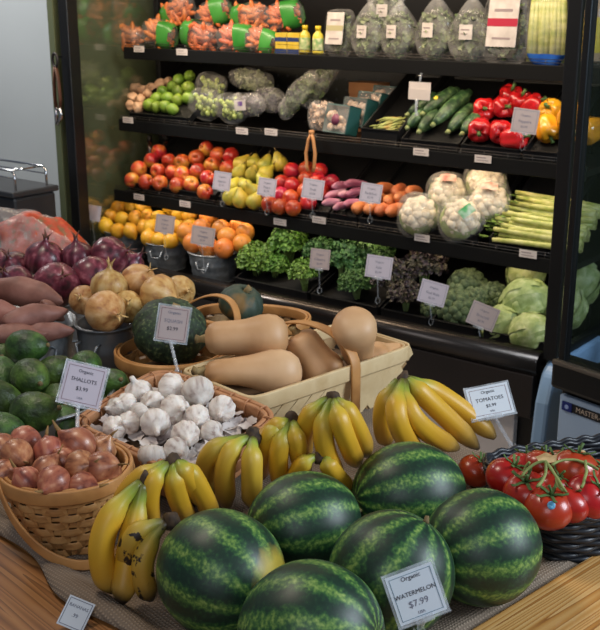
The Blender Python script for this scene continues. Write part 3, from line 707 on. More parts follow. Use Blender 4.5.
def bunch(crown, fingers, label, r=.0175, m_=None, stem_dir=(0, 0, 1)):
    C = P(*crown); root = tag(empty('banana_bunch', tuple(C)), label, 'bananas', 'banana bunches on the burlap')
    sd = Vector(stem_dir).normalized()
    for fg in fingers:
        tip = Vector(P(*fg[-1]) - C); mids = [Vector(P(*q) - C) for q in fg[:-1]]
        lat = (mids[0] - Vector((0, 0, mids[0].z))); lat = lat.normalized() * .010 if lat.length > 1e-6 else lat
        if len(mids) == 1:                         # the middle point lies ON the curve
            ctl = (mids[0] - tip * .25 - lat * .25) * 2.0
            pts = bez([lat, ctl, tip], 26)
        else: pts = bez([lat, mids[0], mids[1], tip], 26)
        rr = []
        for i in range(26):
            t = i / 25
            if t < .16: q = .42 + (t / .16) * .16
            elif t < .34: q = .58 + .42 * math.sin((t - .16) / .18 * PI / 2)
            elif t < .84: q = 1.0
            else: q = max(.26, 1 - .74 * ((t - .84) / .16) ** 2.0)
            rr.append(r * q)
        up = (mids[0] - tip / 2); up = up if up.length > 1e-5 else Vector((0, 0, 1))
        obj('banana', G().tube(pts, rr, 15, ridge=.05, up=up).mesh('banana', m_ or ban, attr=True), root)
    obj('crown', G().tube([-sd * .010, -sd * .003, sd * .004, sd * .010, sd * .016], [.013, .0145, .012, .0095, .006], 10).mesh('crown', crown_m, noise=(.006, 70, crown[0] % 9)), root)
    return root
bunch((147, 481, .935), [[(103, 535, .87), (113, 592, .775)], [(131, 545, .85), (122, 604, .772)]], 'two long yellow bananas hanging beside the shallot basket', r=.019)
bunch((171, 521, .885), [[(131, 541, .865), (137, 582, .785)], [(143, 560, .84), (152, 600, .775)]], 'small bunch with black spotted peel in front of the greener bananas', r=.0165, m_=ban_sp)
bunch((173, 463, .95), [[(134, 485, .92), (118, 512, .84)], [(150, 490, .92), (152, 530, .83)], [(176, 490, .91), (190, 522, .82)], [(197, 484, .91), (214, 520, .82)], [(186, 476, .93), (208, 506, .85)]], 'upright bunch with green tinged necks behind the spotted bananas', r=.0165)
bunch((253, 437, .93), [[(208, 458, .90), (216, 492, .80)], [(226, 462, .90), (228, 508, .80)], [(252, 470, .89), (252, 506, .80)]], 'bunch with bruised brown marks next to the garlic basket', r=.0175, m_=M('banana_peel_ripe', ['#3A2E1C', '#8FA03C', '#BFA83A', '#CFAA3A', '#CFA836', '#CBA436', '#C09832', '#94762C', '#2E2219'], 22, .45, attr='along'))
bunch((292, 421, .945), [[(266, 444, .91), (262, 478, .80)], [(279, 455, .90), (283, 490, .80)], [(298, 448, .91), (304, 478, .81)], [(272, 432, .93), (244, 462, .85)]], 'bunch with bright green necks in front of the butternut basket corner', r=.0165)
bunch((333, 399, .985), [[(306, 425, .94), (304, 460, .84)], [(324, 440, .93), (341, 482, .83)], [(343, 430, .95), (358, 466, .85)], [(352, 420, .96), (368, 456, .87)]], 'tall bunch leaning against the pale market basket', r=.017)
bunch((321, 457, .90), [[(300, 468, .88), (290, 490, .81)], [(332, 470, .88), (352, 492, .82)]], 'little bunch tucked just behind the centre watermelons', r=.0155)
bunch((403, 380, .94), [[(383, 412, .88), (388, 444, .80)], [(398, 420, .90), (420, 455, .80)], [(416, 420, .89), (458, 448, .795)], [(430, 402, .90), (478, 448, .785)], [(448, 400, .88), (495, 438, .80)]], 'large fan of full yellow bananas left of the tomato sign', r=.0195)

# ------------------------------------------------------------------ front produce
def bulb(prof, seg, mats_, name, mod=None, noise=None, neck=None):
    return G().lathe(prof, seg, mod=mod).mesh(name, mats_, noise=noise)
# garlic
gar = M('garlic_skin', ['#A8948A', '#D2C7BD', '#DED6CE', '#E6E0D8'], 70, .6, bump=.5, bscale=110, sss=.1, stretch=(1, 1, .12), detail=6); gar_root = M('garlic_root', ['#8A7B66', '#A8997F'], 60, .9)
def mk_garlic():
    root = empty('garlic_bulb')
    def mod(a, t, r, z):
        k = 1 - .11 * (abs(math.sin(4.5 * a / 1.0)) < .25) * (.2 < t < .75); return r * (1 - .07 * abs(math.cos(4 * a)) ** 6 * math.sin(PI * min(1, t * 1.3))) * (.5 + .5 * k), z
    prof = [(.001, -.021), (.010, -.022), (.021, -.018), (.028, -.008), (.0295, .002), (.0265, .011), (.019, .018), (.010, .0225), (.006, .027), (.0055, .033), (.005, .036), (.001, .0365)]
    obj('bulb', G().lathe(prof, 36, mod=mod).mesh('bulb', gar, noise=(.0018, 40, 2)), root)
    g = G()
    for i in range(14):
        a = i * 2.4; g.tube([(.004 * math.cos(a), .004 * math.sin(a), -.019), (.006 * math.cos(a), .006 * math.sin(a), -.0235)], .0009, 4)
    obj('roots', g.mesh('roots', gar_root), root); return root
pg = Proto(mk_garlic)
def label_list(items, mkr, cat, group, tilt=1.0, rs=(.92, 1.08), rots=None):
    out = []
    for i, it in enumerate(items):
        px, py, z, s, lb = it[:5]; o = mkr(); p = P(px, py, z); o.location = tuple(p); s *= random.uniform(*rs); o.scale = (s, s, s)
        o.rotation_euler = it[5] if len(it) > 5 else (random.uniform(-tilt, tilt), random.uniform(-tilt, tilt), random.uniform(0, 6.28))
        tag(o, lb, cat, group); out.append(o)
    return out
GL = [(137, 390, .875, 1, 'garlic bulb at the back left, neck pointing up', (.2, -.3, 0)), (173, 386, .885, 1.1, 'garlic bulb at the top back of the heap, lying on its side', (1.3, .3, 1)),
      (200, 390, .885, 1.15, 'large garlic bulb with dark roots showing at the back right', (2.2, .5, .6)), (226, 408, .875, .98, 'garlic bulb at the right rim corner of the basket', (1.7, .9, 0)),
      (152, 402, .87, .85, 'small round garlic bulb below the back left one', (1.2, -.8, 0)), (124, 404, .86, .85, 'garlic bulb half behind the back left neck', (.8, -.9, 0)),
      (139, 414, .868, .85, 'small garlic bulb left of the centre bulb', (1.4, 0, 2)), (176, 409, .878, 1.05, 'garlic bulb near the middle showing two cloves', (1.2, .2, .5)),
      (155, 423, .876, 1.05, 'bright white garlic bulb at the centre of the heap', (1.8, -.2, .2)), (199, 418, .866, .95, 'garlic bulb lying sideways right of centre', (1.5, 1.2, 0)),
      (187, 435, .868, .98, 'garlic bulb in front, right of the loose skins', (1.6, -.6, .3)), (177, 452, .862, .9, 'garlic bulb nearest the strap handle', (1.4, .5, .5)),
      (127, 423, .862, .8, 'garlic bulb half buried in loose skins on the left', (1.1, -.5, 0)), (151, 458, .858, .9, 'garlic bulb showing its roots by the front left rim', (2.6, .2, .2)),
      (113, 408, .855, .8, 'garlic bulb at the far left corner of the basket', (.8, -1.1, 0)), (215, 433, .855, .85, 'garlic bulb low against the right rim', (1.7, .4, .9)), (112, 428, .855, .8, 'pinkish garlic bulb by the shallots sign', (1.1, -.8, .4))]
GLo = label_list(GL, pg, 'garlic', 'garlic bulbs in the basket', rs=(.92, 1.0))
for o_, it in zip(GLo, GL): o_.location = PG(.94 * it[0] + 9.5, .95 * it[1] + 21, .006 + (it[2] - .866) * .6)
# loose papery skins under the bulbs
g = G(); skin = M('garlic_papers', ['#B9A9A4', '#D8CEC8', '#E2DAD4'], 24, .7)
for i in range(110):
    u = random.uniform(-GA * .85, GA * .8); v = random.uniform(-GB_ * .85, GB_ * .8); zz = .064 + random.uniform(0, .014)
    a = random.uniform(0, 6.28); s = random.uniform(.010, .02); n_ = 5; V = []
    tl_ = random.uniform(-.5, .5)
    for ii in range(n_):
        for jj in range(n_):
            x = (ii / (n_ - 1) - .5) * 2; y = (jj / (n_ - 1) - .5) * 2
            if x * x + y * y > 1.2: x *= .8; y *= .8
            zc = .35 * (x * x) * s + .25 * s * mnoise.noise(Vector((x * 2 + i, y * 2, i * 1.7))) + tl_ * y * s
            V.append((u + s * (x * math.cos(a) - y * math.sin(a)), v + s * (x * math.sin(a) + y * math.cos(a)), zz + zc))
    g.add(V, [(ii * n_ + jj, ii * n_ + jj + 1, (ii + 1) * n_ + jj + 1, (ii + 1) * n_ + jj) for ii in range(n_ - 1) for jj in range(n_ - 1)])
o_ = obj('garlic_skins', g.mesh('garlic_skins', skin), None, gbk.location, gbk.rotation_euler)
tag(o_, 'loose papery white garlic skins between the bulbs', 'garlic skins', kind='stuff')

# shallots
shal = M('shallot_skin', ['#6E3A2A', '#96583F', '#A86A4C', '#BC8460'], 90, .38, bump=.35, bscale=60, stretch=(1, 1, .10), coat=.12, detail=6, hue=.015); shal_tip = M('shallot_tip', ['#6B5030', '#94733F'], 50, .8)
def mk_shallot():
    root = empty('shallot')
    prof = [(.001, -.024), (.009, -.0245), (.018, -.019), (.025, -.008), (.0262, .002), (.0235, .012), (.016, .020), (.008, .026), (.004, .031), (.0015, .034)]
    obj('bulb', G().lathe(prof, 28, mod=lambda a, t, r, z: (r * (1 + .05 * math.cos(2 * a)), z)).mesh('bulb', shal, noise=(.002, 30, 4)), root)
    obj('dry_tip', G().tube([(0, 0, .030), (.002, .001, .040), (.006, .002, .050)], [.0035, .0028, .001], 7, flat=(1, .5)).mesh('dry_tip', shal_tip), root); return root
ps = Proto(mk_shallot)
SL = [(17, 457, .895, 1.1, 'large glossy shallot at the left of the basket'), (26, 441, .89, 1, 'shallot at the back left of the basket'), (49, 452, .895, 1, 'shallot behind the centre of the basket'), (3, 450, .885, 1, 'shallot at the far left edge of the photo'),
      (47, 470, .887, .9, 'shallot in the middle, left of the dark gap'), (54, 484, .885, 1, 'shallot with a pale root tuft at the front rim'), (27, 482, .88, .95, 'shallot at the front left rim'), (77, 446, .9, 1.12, 'reddish shallot topmost at the back of the basket'),
      (80, 467, .892, 1.0, 'shallot right of the centre with a crease'), (103, 470, .888, 1.1, 'pale pink shallot at the right rim, tip pointing up right', (.5, 1.0, 0)), (82, 487, .875, .95, 'shallot low at the front right rim'), (102, 450, .885, .9, 'shallot with brown dry skin at the back right rim'), (63, 461, .89, .85, 'small dark shallot at the very centre'), (5, 475, .877, .95, 'shallot against the left front rim')]
label_list(SL, ps, 'shallot', 'shallots in the round basket', tilt=1.5, rs=(1.0, 1.1))

# avocados
avo = M('avocado_skin', ['#1E2E13', '#2E451B', '#405A24', '#4F6E2C'], 40, .45, bump=1.0, bscale=150, hue=.02)
def mk_avo():
    root = empty('avocado')
    prof = [(.001, -.040), (.012, -.0395), (.024, -.034), (.032, -.022), (.0345, -.007), (.032, .009), (.026, .023), (.019, .034), (.010, .042), (.001, .0445)]
    obj('skin', G().lathe(prof, 32).mesh('skin', avo, noise=(.0015, 30, 6)), root)
    obj('stem_end', G().lathe([(.001, .0425), (.0045, .043), (.004, .047), (.001, .0475)], 9).mesh('stem_end', stem_m), root); return root
pa = Proto(mk_avo)
AL = [(27, 347, 0.908, 1.0, 'bright green avocado on top of the heap, under the sweet potatoes', (1.4, .3, 1.3)), (31, 378, 0.903, 1.0, 'avocado in the middle of the heap facing the camera', (1.5, .2, .6)), (35, 413, 0.878, 1.05, 'large avocado at the front of the tub', (1.3, -.3, 1.4)),
      (58, 402, 0.863, .95, 'dark avocado left of the shallots sign', (1.3, .5, .4)), (66, 424, 0.843, .85, 'dark avocado low by the front rim below the sign'), (86, 366, 0.878, .9, 'avocado behind the top of the shallots sign', (1.2, .1, .2)), (112, 386, 0.863, 1.0, 'avocado right of the shallots sign by the rim', (.9, .5, .3)),
      (4, 431, 0.863, 1.0, 'avocado at the front left edge of the photo', (1.4, .2, 1.2)), (1, 400, 0.878, 1.0, 'avocado on the left edge above the front one'), (3, 378, 0.883, 1.0, 'avocado at the left edge behind the middle one'), (56, 370, 0.868, .9, 'brownish avocado right of the topmost one'), (92, 404, 0.846, .9, 'avocado hidden behind the shallots sign'), (4, 352, 0.878, .9, 'shaded avocado at the far left back of the tub')]
relax(label_list(AL, pa, 'avocado', 'avocados in the tub', tilt=1.3, rs=(1.05, 1.12)), .035)

# sweet potatoes
swp = M('sweet_potato_skin', ['#6E473C', '#835649', '#926659'], 24, .6, bump=.5, bscale=50, hue=.01)
def mk_swp(L=.075, r=.027, seed=1, mt=swp, nm='sweet_potato', bend=.012):
    def f():
        n = 18; pts = [(x, bend * math.cos(PI * (i / (n - 1) - .5)), 0) for i, x in enumerate(np.linspace(-L, L, n))]
        rr = [max(.0015, r * math.sin(PI * min(1, max(0, i / (n - 1)))) ** .55 * (1 - .25 * i / (n - 1))) for i in range(n)]
        return obj(nm, G().tube(pts, rr, 18).mesh(nm, mt, noise=(.006, 22, seed)))
    return Proto(f)
p1, p2 = mk_swp(.078, .034, 3), mk_swp(.07, .030, 8)
SP = [(26, 294, 0.967, 1.1, 'long sweet potato lying across the top of the heap', (0, .15, -.25)), (36, 317, 0.942, 1.0, 'sweet potato under the top one, pointing down left', (0, .0, .55)), (0, 316, 0.942, .95, 'sweet potato at the left edge under the top one', (0, .2, -.6)),
      (54, 312, 0.932, .7, 'short end of a sweet potato by the right rim', (.3, .7, 1.2)), (47, 333, 0.917, .7, 'sweet potato low at the front right rim', (0, 0, .3)), (14, 336, 0.917, .95, 'pinkish sweet potato low at the front rim', (0, 0, .1)), (-5, 301, 0.947, .8, 'sweet potato end at the far left edge', (0, .3, 1.0))]
for i, it in enumerate(SP): label_list([it], p1 if i % 2 == 0 else p2, 'sweet potato', 'sweet potatoes in the tub', rs=(1.04, 1.08))

# onions
redm = M('red_onion_skin', ['#34121A', '#541E2C', '#6C2C3A', '#935660'], 75, .36, bump=.35, bscale=50, stretch=(1, 1, .10), coat=.12, detail=6, hue=.01); yelm = M('yellow_onion_skin', ['#96663A', '#B5864E', '#C29A62', '#CBA878'], 70, .45, bump=.35, bscale=50, stretch=(1, 1, .10), coat=.05, detail=6, hue=.012)
dryt = M('dry_onion_tip', ['#4A2A24', '#7A5138'], 40, .8); dryy = M('dry_yellow_tip', ['#A8864E', '#C9A870'], 40, .8)
def mk_onion(mt, tipm, name):
    def f():
        root = empty(name)
        prof = [(.001, -.034), (.008, -.0345), (.022, -.030), (.034, -.019), (.0395, -.003), (.037, .012), (.028, .024), (.016, .031), (.008, .036), (.0045, .042), (.003, .048), (.001, .049)]
        obj('bulb', G().lathe(prof, 36, mod=lambda a, t, r, z: (r * (1 + .012 * math.cos(9 * a)), z)).mesh('bulb', mt, noise=(.002, 20, 5)), root)
        g = G()
        for a in (0, 2.1, 4.2): g.tube([(.002 * math.cos(a), .002 * math.sin(a), .040), (.004 * math.cos(a), .004 * math.sin(a), .052), (.011 * math.cos(a), .011 * math.sin(a), .062)], [.0035, .003, .0008], 6, flat=(1, .5))
        obj('dry_tip', g.mesh('dry_tip', tipm), root)
        g = G()
        for i in range(10): g.tube([(.003 * math.cos(i), .003 * math.sin(i), -.033), (.007 * math.cos(i), .007 * math.sin(i), -.038)], .0008, 4)
        obj('roots', g.mesh('roots', gar_root), root); return root
    return Proto(f)
pr_, py_ = mk_onion(redm, dryt, 'red_onion'), mk_onion(yelm, dryy, 'yellow_onion')
RO = [(46, 259, .96, 1.05, 'big red onion at the back beside the orange mesh bag', (.3, .2, 0)), (77, 257, .965, .9, 'red onion with a frayed dry neck at the back', (.1, -.1, .5)), (107, 256, .97, 1.0, 'glossy purple red onion at the back right', (1.2, .3, 1)), (17, 266, .94, .85, 'small red onion at the back left', (.5, -.5, .5)),
      (14, 284, .93, .95, 'dark red onion at the left above the sweet potatoes', (.7, -.3, 0)), (57, 285, .94, 1.1, 'red onion with a peeling dark skin in the front middle', (1.0, .2, .4)), (92, 278, .94, 1.1, 'smooth pinkish red onion beside the yellow onions', (1.7, .3, .3)), (131, 264, .93, .75, 'small red onion peeking above the yellow onions', (.4, .7, .3)), (-6, 262, .93, .9, 'red onion cut off by the left edge of the photo')]
relax(label_list(RO, pr_, 'red onion', 'red onions in the tub', rs=(1.28, 1.34)), .037)
YO = [(108, 311, .945, 1.02, 'yellow onion lowest at the front of the bucket, papery side out', (1.5, .3, .7)), (109, 286, .975, .95, 'yellow onion with an upright dry sprout at its neck', (.1, .1, 0)), (139, 281, .975, .95, 'yellow onion at the top back of the heap', (.8, .4, .5)), (154, 297, .955, 1.02, 'pale yellow onion at the right, partly behind the squash sign', (1.6, .2, 1.0)),
      (180, 291, .94, .8, 'orange brown yellow onion at the far right', (1.2, .9, .3)), (84, 300, .94, .75, 'small yellow onion on the left of the heap', (1.0, -.6, .3)), (131, 306, .94, .8, 'yellow onion in the gap between the front two')]
relax(label_list(YO, py_, 'yellow onion', 'yellow onions in the bucket', rs=(1.16, 1.22)), .037)

# squash
but = M('butternut_skin', ['#B88A5C', '#C99E72', '#D3AC82'], 7, .5, bump=.12, bscale=40, rand=.05); sst = M('squash_stem', ['#7C6844', '#A08A5C'], 50, .75)
BPROF = [(.001, -.105), (.018, -.104), (.034, -.096), (.045, -.080), (.049, -.060), (.048, -.038), (.044, -.018), (.0405, 0), (.0385, .025), (.0375, .055), (.036, .075), (.030, .090), (.018, .099), (.006, .101), (.001, .1012)]
def squash(px, py, z, ax, s, label, sy=1.0, neck=1.0):
    root = empty('butternut_squash', tuple(P(px, py, z))); root.rotation_euler = Vector(ax).normalized().to_track_quat('Z', 'Y').to_euler()
    g = G().lathe([(r * s * (1 + (neck - 1) * min(1, max(0, (zz + .05) / .09))), zz * s * sy) for r, zz in BPROF], 40, mod=lambda a, t, r, zz: (r * (1 + .012 * math.cos(5 * a)), zz)); g.mesh
    obj('flesh', g.mesh('flesh', but, noise=(.004, 9, px % 7)), root)
    t = s * sy * .101
    obj('stem', G().tube([(0, 0, t - .006), (0, 0, t + .004), (.002, 0, t + .012), (.005, .002, t + .020)], [.013 * s, .009 * s, .007 * s, .010 * s], 9, ridge=.15).mesh('stem', sst), root)
    return tag(root, label, 'butternut squash', 'butternut squash in the market basket')
squash(246, 337, 0.930, (-.97, -.05, -.03), 0.99, 'fat butternut squash lying on top at the left, stem to the left', .86)
squash(251, 372, 0.883, (-.93, -.22, .10), 0.99, 'long slim butternut squash along the front rim, stem pointing left', 1.0, .72)
squash(313, 358, 0.868, (-.5, .1, .75), 1.03, 'round ended butternut squash under the basket handle', .62)
squash(356, 340, 0.915, (.10, .55, -.75), 0.99, 'butternut squash with its round end up, right of the handle', .72)
squash(368, 358, 0.858, (-.8, -.3, .1), 0.72, 'small butternut squash at the right, stem facing left', .7)
squash(386, 355, 0.855, (.6, .5, -.1), 0.66, 'rounded butternut end at the far right rim', .8)
squash(262, 362, 0.870, (.75, .1, .1), 0.72, 'butternut squash mostly hidden beneath the top two', .8)
squash(290, 358, 0.860, (.4, .5, .3), 0.68, 'butternut squash sunk in the gap left of the handle', .8)
kabm = M('kabocha_skin', ['#161F16', '#1C2A1C', '#263824', '#2C4028', '#5F6B45'], 120, .65, bump=.5, bscale=60, rand=.05, detail=8)
def kabocha(px, py, z, s, rot, label, mt=kabm):
    root = empty('kabocha_squash', tuple(P(px, py, z)), rot)
    g = G().lathe([(r * s, zz * s) for r, zz in sphere_prof(.088, 22, .78, pinch=.3, low=.2)], 64, mod=lambda a, t, r, zz: (r * (1 - .06 * abs(math.cos(5 * a)) ** 4), zz))
    obj('skin', g.mesh('skin', mt, noise=(.004, 14, px % 5)), root)
    obj('stem', G().tube([(0, 0, .045 * s), (0, 0, .065 * s), (.004, 0, .078 * s)], [.014 * s, .010 * s, .012 * s], 10, ridge=.15).mesh('stem', sst), root)
    return tag(root, label, 'kabocha squash', 'kabocha squash')
kabocha(170, 331, .905, .98, (.5, .1, .3), 'big dark green speckled kabocha behind the squash price sign')
kabocha(241, 304, .90, .66, (.25, .35, .2), 'smaller blue green kabocha with an orange patch, behind the basket hoop', M('kabocha_skin_blue', ['#7A5E30', '#38483A', '#2A3E34', '#24382E'], 14, .6, bump=.5, bscale=60))

# tomatoes on the vine
tom = M('tomato_skin', ['#96200F', '#A82A16', '#B5361F'], 6, .3, coat=.2, hue=.008, rand=.06); calm = M('tomato_calyx', ['#3F5A24', '#58743A'], 40, .7); vine = M('tomato_vine', ['#6F7E42', '#8C9656'], 30, .7)
def mk_tom():
    root = empty('tomato')
    obj('fruit', G().lathe(sphere_prof(.0365, 18, .84, pinch=.28, low=.1), 40, mod=lambda a, t, r, z: (r * (1 - .018 * abs(math.cos(2.5 * a)) ** 4), z)).mesh('fruit', tom), root)
    g = G()
    for i in range(5):
        a = i * 2 * PI / 5; c, s = math.cos(a), math.sin(a)
        g.strip([(.002 * c, .002 * s, .0255), (.010 * c, .010 * s, .0285), (.018 * c, .018 * s, .029), (.025 * c, .025 * s, .033)], (-s, c, 0), .005, .0012)
    g.tube([(0, 0, .024), (.001, 0, .034), (.004, .002, .042)], [.0025, .002, .0025], 7)
    obj('calyx', g.mesh('calyx', calm), root); return root
pt_ = Proto(mk_tom)
TL = [(507, 478, .862, 1.0, 'large tomato at the left of the basket'), (524, 468, .86, .9, 'tomato at the back left of the basket'), (527, 493, .862, 1.05, 'tomato at the front left rim'), (549, 508, .858, 1.05, 'tomato with a blue sticker at the front corner'), (569, 505, .858, .9, 'tomato right of the stickered one'), (588, 497, .863, 1.08, 'tomato at the front right of the basket'),
      (575, 470, .885, 1.1, 'topmost tomato with a green calyx, at the back right', (-.2, .2, 0)), (541, 467, .868, .9, 'tomato in the back middle with vine over it'), (553, 488, .868, .9, 'tomato half hidden under the vine in the middle'), (598, 478, .870, .95, 'tomato cut off by the right edge of the photo'), (558, 467, .872, .85, 'tomato behind the vine near the dry leaf')]
tt = label_list(TL, pt_, 'tomato', 'vine tomatoes in the black basket', tilt=.5, rs=(.98, 1.02))
tm_out, r_ = ball_center(475, 471, 18, flat=.84)
o = pt_(); o.location = tuple(tm_out); o.scale = (.92,) * 3; tag(o, 'single tomato outside the basket behind the right watermelons', 'tomato', 'loose tomato')
tp = [o_.location.copy() for o_ in tt]
stk = obj('sticker', G().lathe([(.001, 0), (.006, .0002), (.0062, 0)], 14).mesh('sticker', M('blue_sticker', ['#2C7FB4', '#7FC0DC'], 260, .4)), tt[3])
inv = tt[3].rotation_euler.to_matrix().inverted(); dn = inv @ (Vector((-.12, -.80, .62)).normalized()); stk.location = Vector((dn.x * .0372, dn.y * .0372, dn.z * .0325)); stk.rotation_euler = dn.to_track_quat('Z', 'Y').to_euler()
g = G()
def vp(px, py, z): return tuple(P(px, py, z))
for pts in ([(521, 478, .895), (530, 462, .915), (546, 461, .918), (556, 476, .905), (566, 492, .893)], [(546, 461, .918), (549, 475, .905), (537, 487, .894)], [(556, 476, .905), (557, 490, .892), (566, 492, .888)], [(552, 465, .915), (566, 455, .918), (585, 460, .915), (598, 470, .905)], [(585, 460, .915), (588, 478, .90), (581, 488, .892)], [(530, 462, .915), (524, 468, .903), (523, 476, .893)]):
    g.tube(bez([vp(*q) for q in pts], 14) if len(pts) in (3, 4) else bez([vp(*q) for q in pts[:3]], 8) + bez([vp(*q) for q in pts[2:]], 8)[1:], .0024, 7)
o_ = obj('tomato_vine', g.mesh('tomato_vine', vine, noise=(.0015, 60, 3))); tag(o_, 'green woody vine looping over the tomatoes', 'vine')
g = G(); n_ = 9; V = []
c_ = P(563, 460, .905)
for i in range(n_ * 2):
    for j in range(n_):
        x = (i / (2 * n_ - 1) - .5) * .085; y = (j / (n_ - 1) - .5) * .03; V.append((c_[0] + x, c_[1] + y + .01 + x * .2, c_[2] + .004 - y * y * 14 + .008 * mnoise.noise(Vector((x * 60, y * 60, 3)))))
g.add(V, [(i * n_ + j, i * n_ + j + 1, (i + 1) * n_ + j + 1, (i + 1) * n_ + j) for i in range(2 * n_ - 1) for j in range(n_ - 1)])
tag(obj('dry_leaf', g.mesh('dry_leaf', M('dry_leaf', ['#A08458', '#BFA274'], 40, .8))), 'crumpled tan dry leaf lying on the tomatoes', 'leaf')

# net bag of oranges-red produce behind the red onions
bagc = P(48, 243, .95)
o_ = empty('net_bag', (bagc[0] - .08, bagc[1] + .15, TZ + .003), (0, 0, rad(8)))
tag(o_, 'orange mesh produce bag with clear plastic ends behind the red onions', 'bag')
def pill(w_, d_, h_, n1=28, n2=18, seed=1, wr=.01):
    V = []; Fc = []
    for i in range(n1):
        for j in range(n2 + 1):
            a = 2 * PI * i / n1; b = -PI / 2 + PI * j / n2; cb_ = abs(math.cos(b)) ** .75; ca, sa = math.cos(a), math.sin(a)
            x = w_ * math.copysign(abs(ca) ** .7, ca) * cb_; y = d_ * math.copysign(abs(sa) ** .8, sa) * cb_; z = h_ * math.copysign(abs(math.sin(b)) ** .8, math.sin(b))
            d = mnoise.noise_vector(Vector((x * 16, y * 16, z * 16)) + Vector((seed * 3, 0, 0))) * wr; V.append((x + d.x, y + d.y, z + d.z))
    for i in range(n1):
        for j in range(n2): a = i * (n2 + 1) + j; b = ((i + 1) % n1) * (n2 + 1) + j; Fc.append((a, b, b + 1, a + 1))
    return V, Fc
g = G().add(*pill(.135, .085, .085, 40, 26, seed=3, wr=.022)); g.v = [(x + .03, y, z + .10 + .075 * (1 - ((x + .09) / .22) ** 2)) for x, y, z in g.v]
netm = M('net_fruit', ['#7A5A38', '#A8401C', '#B8381A', '#C8501E'], 40, .5, bump=.8, bscale=90, rand=0)
obj('netting', g.mesh('netting', netm), o_)
g = G().add(*pill(.185, .095, .095, seed=5, wr=.018)); g.v = [(x, y, z + .102 + .075 * (1 - ((x + .09) / .22) ** 2)) for x, y, z in g.v]
obj('clear_film', g.mesh('clear_film', film_mat('net_film', '#D8D2CC', .20, .18)), o_)
# ------------------------------------------------------------------ price signs
card_w = M('sign_card', ['#C9D2DC', '#D3DBE3'], 3, .5, rand=0); card_p = M('sign_card_warm', ['#A99A98', '#B3A4A1'], 3, .5, rand=0); card_l = M('sign_card_lilac', ['#B9B2BE', '#C2BBC6'], 3, .5, rand=0)
ink = M('sign_ink', ['#2A2C38'], 3, .7, rand=0); ink2 = M('sign_ink_grey', ['#6D7080'], 3, .7, rand=0); inkr = M('sign_border_red', ['#6A3A44'], 3, .7, rand=0); inkb = M('sign_border_blue', ['#41687E'], 3, .7, rand=0)
acr = film_mat('acrylic', '#DDE4EC', .24, .08)
def sign(name, c, w_, h_, face, roll, label, lines, card, bord, clip_to=None, group=None, big=True, cat='price sign'):
    """face = direction the card looks; local x right, y up on the card"""
    z = Vector(face).normalized(); x = Vector((0, 0, 1)).cross(z).normalized(); y = z.cross(x)
    R = Matrix((x, y, z)).transposed() @ Matrix.Rotation(roll, 3, 'Z')
    root = tag(empty(name, tuple(c)), label, cat, group); root.rotation_euler = R.to_euler()
    obj('card', G().box((-w_ / 2, -h_ / 2, -.0008), (w_ / 2, h_ / 2, .0008)).mesh('card', card, False), root)
    if big:
        e = .004; obj('acrylic_sleeve', G().box((-w_ / 2 - e, -h_ / 2 - e, -.0030), (w_ / 2 + e, h_ / 2 + e, -.0012)).box((-w_ / 2 - e, -h_ / 2 - e, -.0030), (-w_ / 2 - .001, h_ / 2 + e, .0026)).box((-w_ / 2 - e, -h_ / 2 - e, -.0030), (w_ / 2 + e, -h_ / 2 - .001, .0026)).mesh('acrylic_sleeve', acr, False), root)
    g = G(); m1, t1 = w_ * .06, (.0007 if big else .0009)
    X, Y = w_ / 2 - m1, h_ / 2 - m1
    for (a, b) in (((-X, Y - t1), (X, Y)), ((-X, -Y), (X, -Y + t1)), ((-X, -Y), (-X + t1, Y)), ((X - t1, -Y), (X, Y))): g.box((a[0], a[1], .0008), (b[0], b[1], .0011))
    obj('border', g.mesh('border', bord, False), root)
    for (s, sz, yy, col) in lines: obj('lettering', text_mesh(s, sz, col), root, (0, yy, .0010))
    if clip_to is not None:
        Ri = R.inverted(); p1 = Ri @ (Vector(clip_to) - Vector(c)); p0 = Vector((0, -h_ / 2 - .001, 0)); n_ = 18; pts = [p0.lerp(p1, i / n_) for i in range(n_ + 1)]
        rr = [.0022 + .0022 * abs(math.sin(i * 1.25)) for i in range(n_ + 1)]
        if not big: rr = [.0022] * (n_ + 1)
        obj('clip_stem', G().tube(pts, rr, 8).mesh('clip_stem', acr), root)
        g = G(); g.box((-w_ * .2, -h_ / 2 - .006, -.004), (w_ * .2, -h_ / 2 + .003, .004)); obj('card_grip', g.mesh('card_grip', acr, False), root, bevel=.001)
        g = G().strip([p1 + Vector((-.006, .004, 0)), p1 + Vector((-.008, -.012, 0)), p1 + Vector((0, -.02, 0)), p1 + Vector((.008, -.012, 0)), p1 + Vector((.006, .004, 0))], (0, 0, 1), .012, .0015)
        obj('clamp', g.mesh('clamp', acr), root)
    return root
cc = P(415, 594, .855); cc = PY(415, 594, cc[1] - .0)
c5, r5 = ball_center(391, 574, 62)
cc = PY(416, 594, c5[1] - r5 * 1.04 - .012)
sign('price_sign', cc, .066, .066, (.10, -.93, .32), rad(17), 'white watermelon price sign standing in front of the centre melon', [('Organic', .0085, .024, ink), ('WATERMELON', .0086, .003, ink), ('$7.99', .0125, -.011, ink2), ('USA', .0055, -.024, ink2)], card_w, inkb, (cc[0] + .006, cc[1] + .002, cc[2] - .055))
cc = P(83, 385, .945)
sign('price_sign', cc, .074, .074, (.16, -.88, .38), rad(-17), 'shallots price sign with red border clipped above the shallot basket', [('Organic', .0085, .024, ink), ('SHALLOTS', .0100, .008, ink), ('$3.99', .0100, -.008, ink), ('USA', .006, -.025, ink2)], card_l, inkr, tuple(P(77, 432, .885)))
cc = P(173, 324, .985); kk = P(170, 331, .905)
cc = PY(173, 324, 2.10)
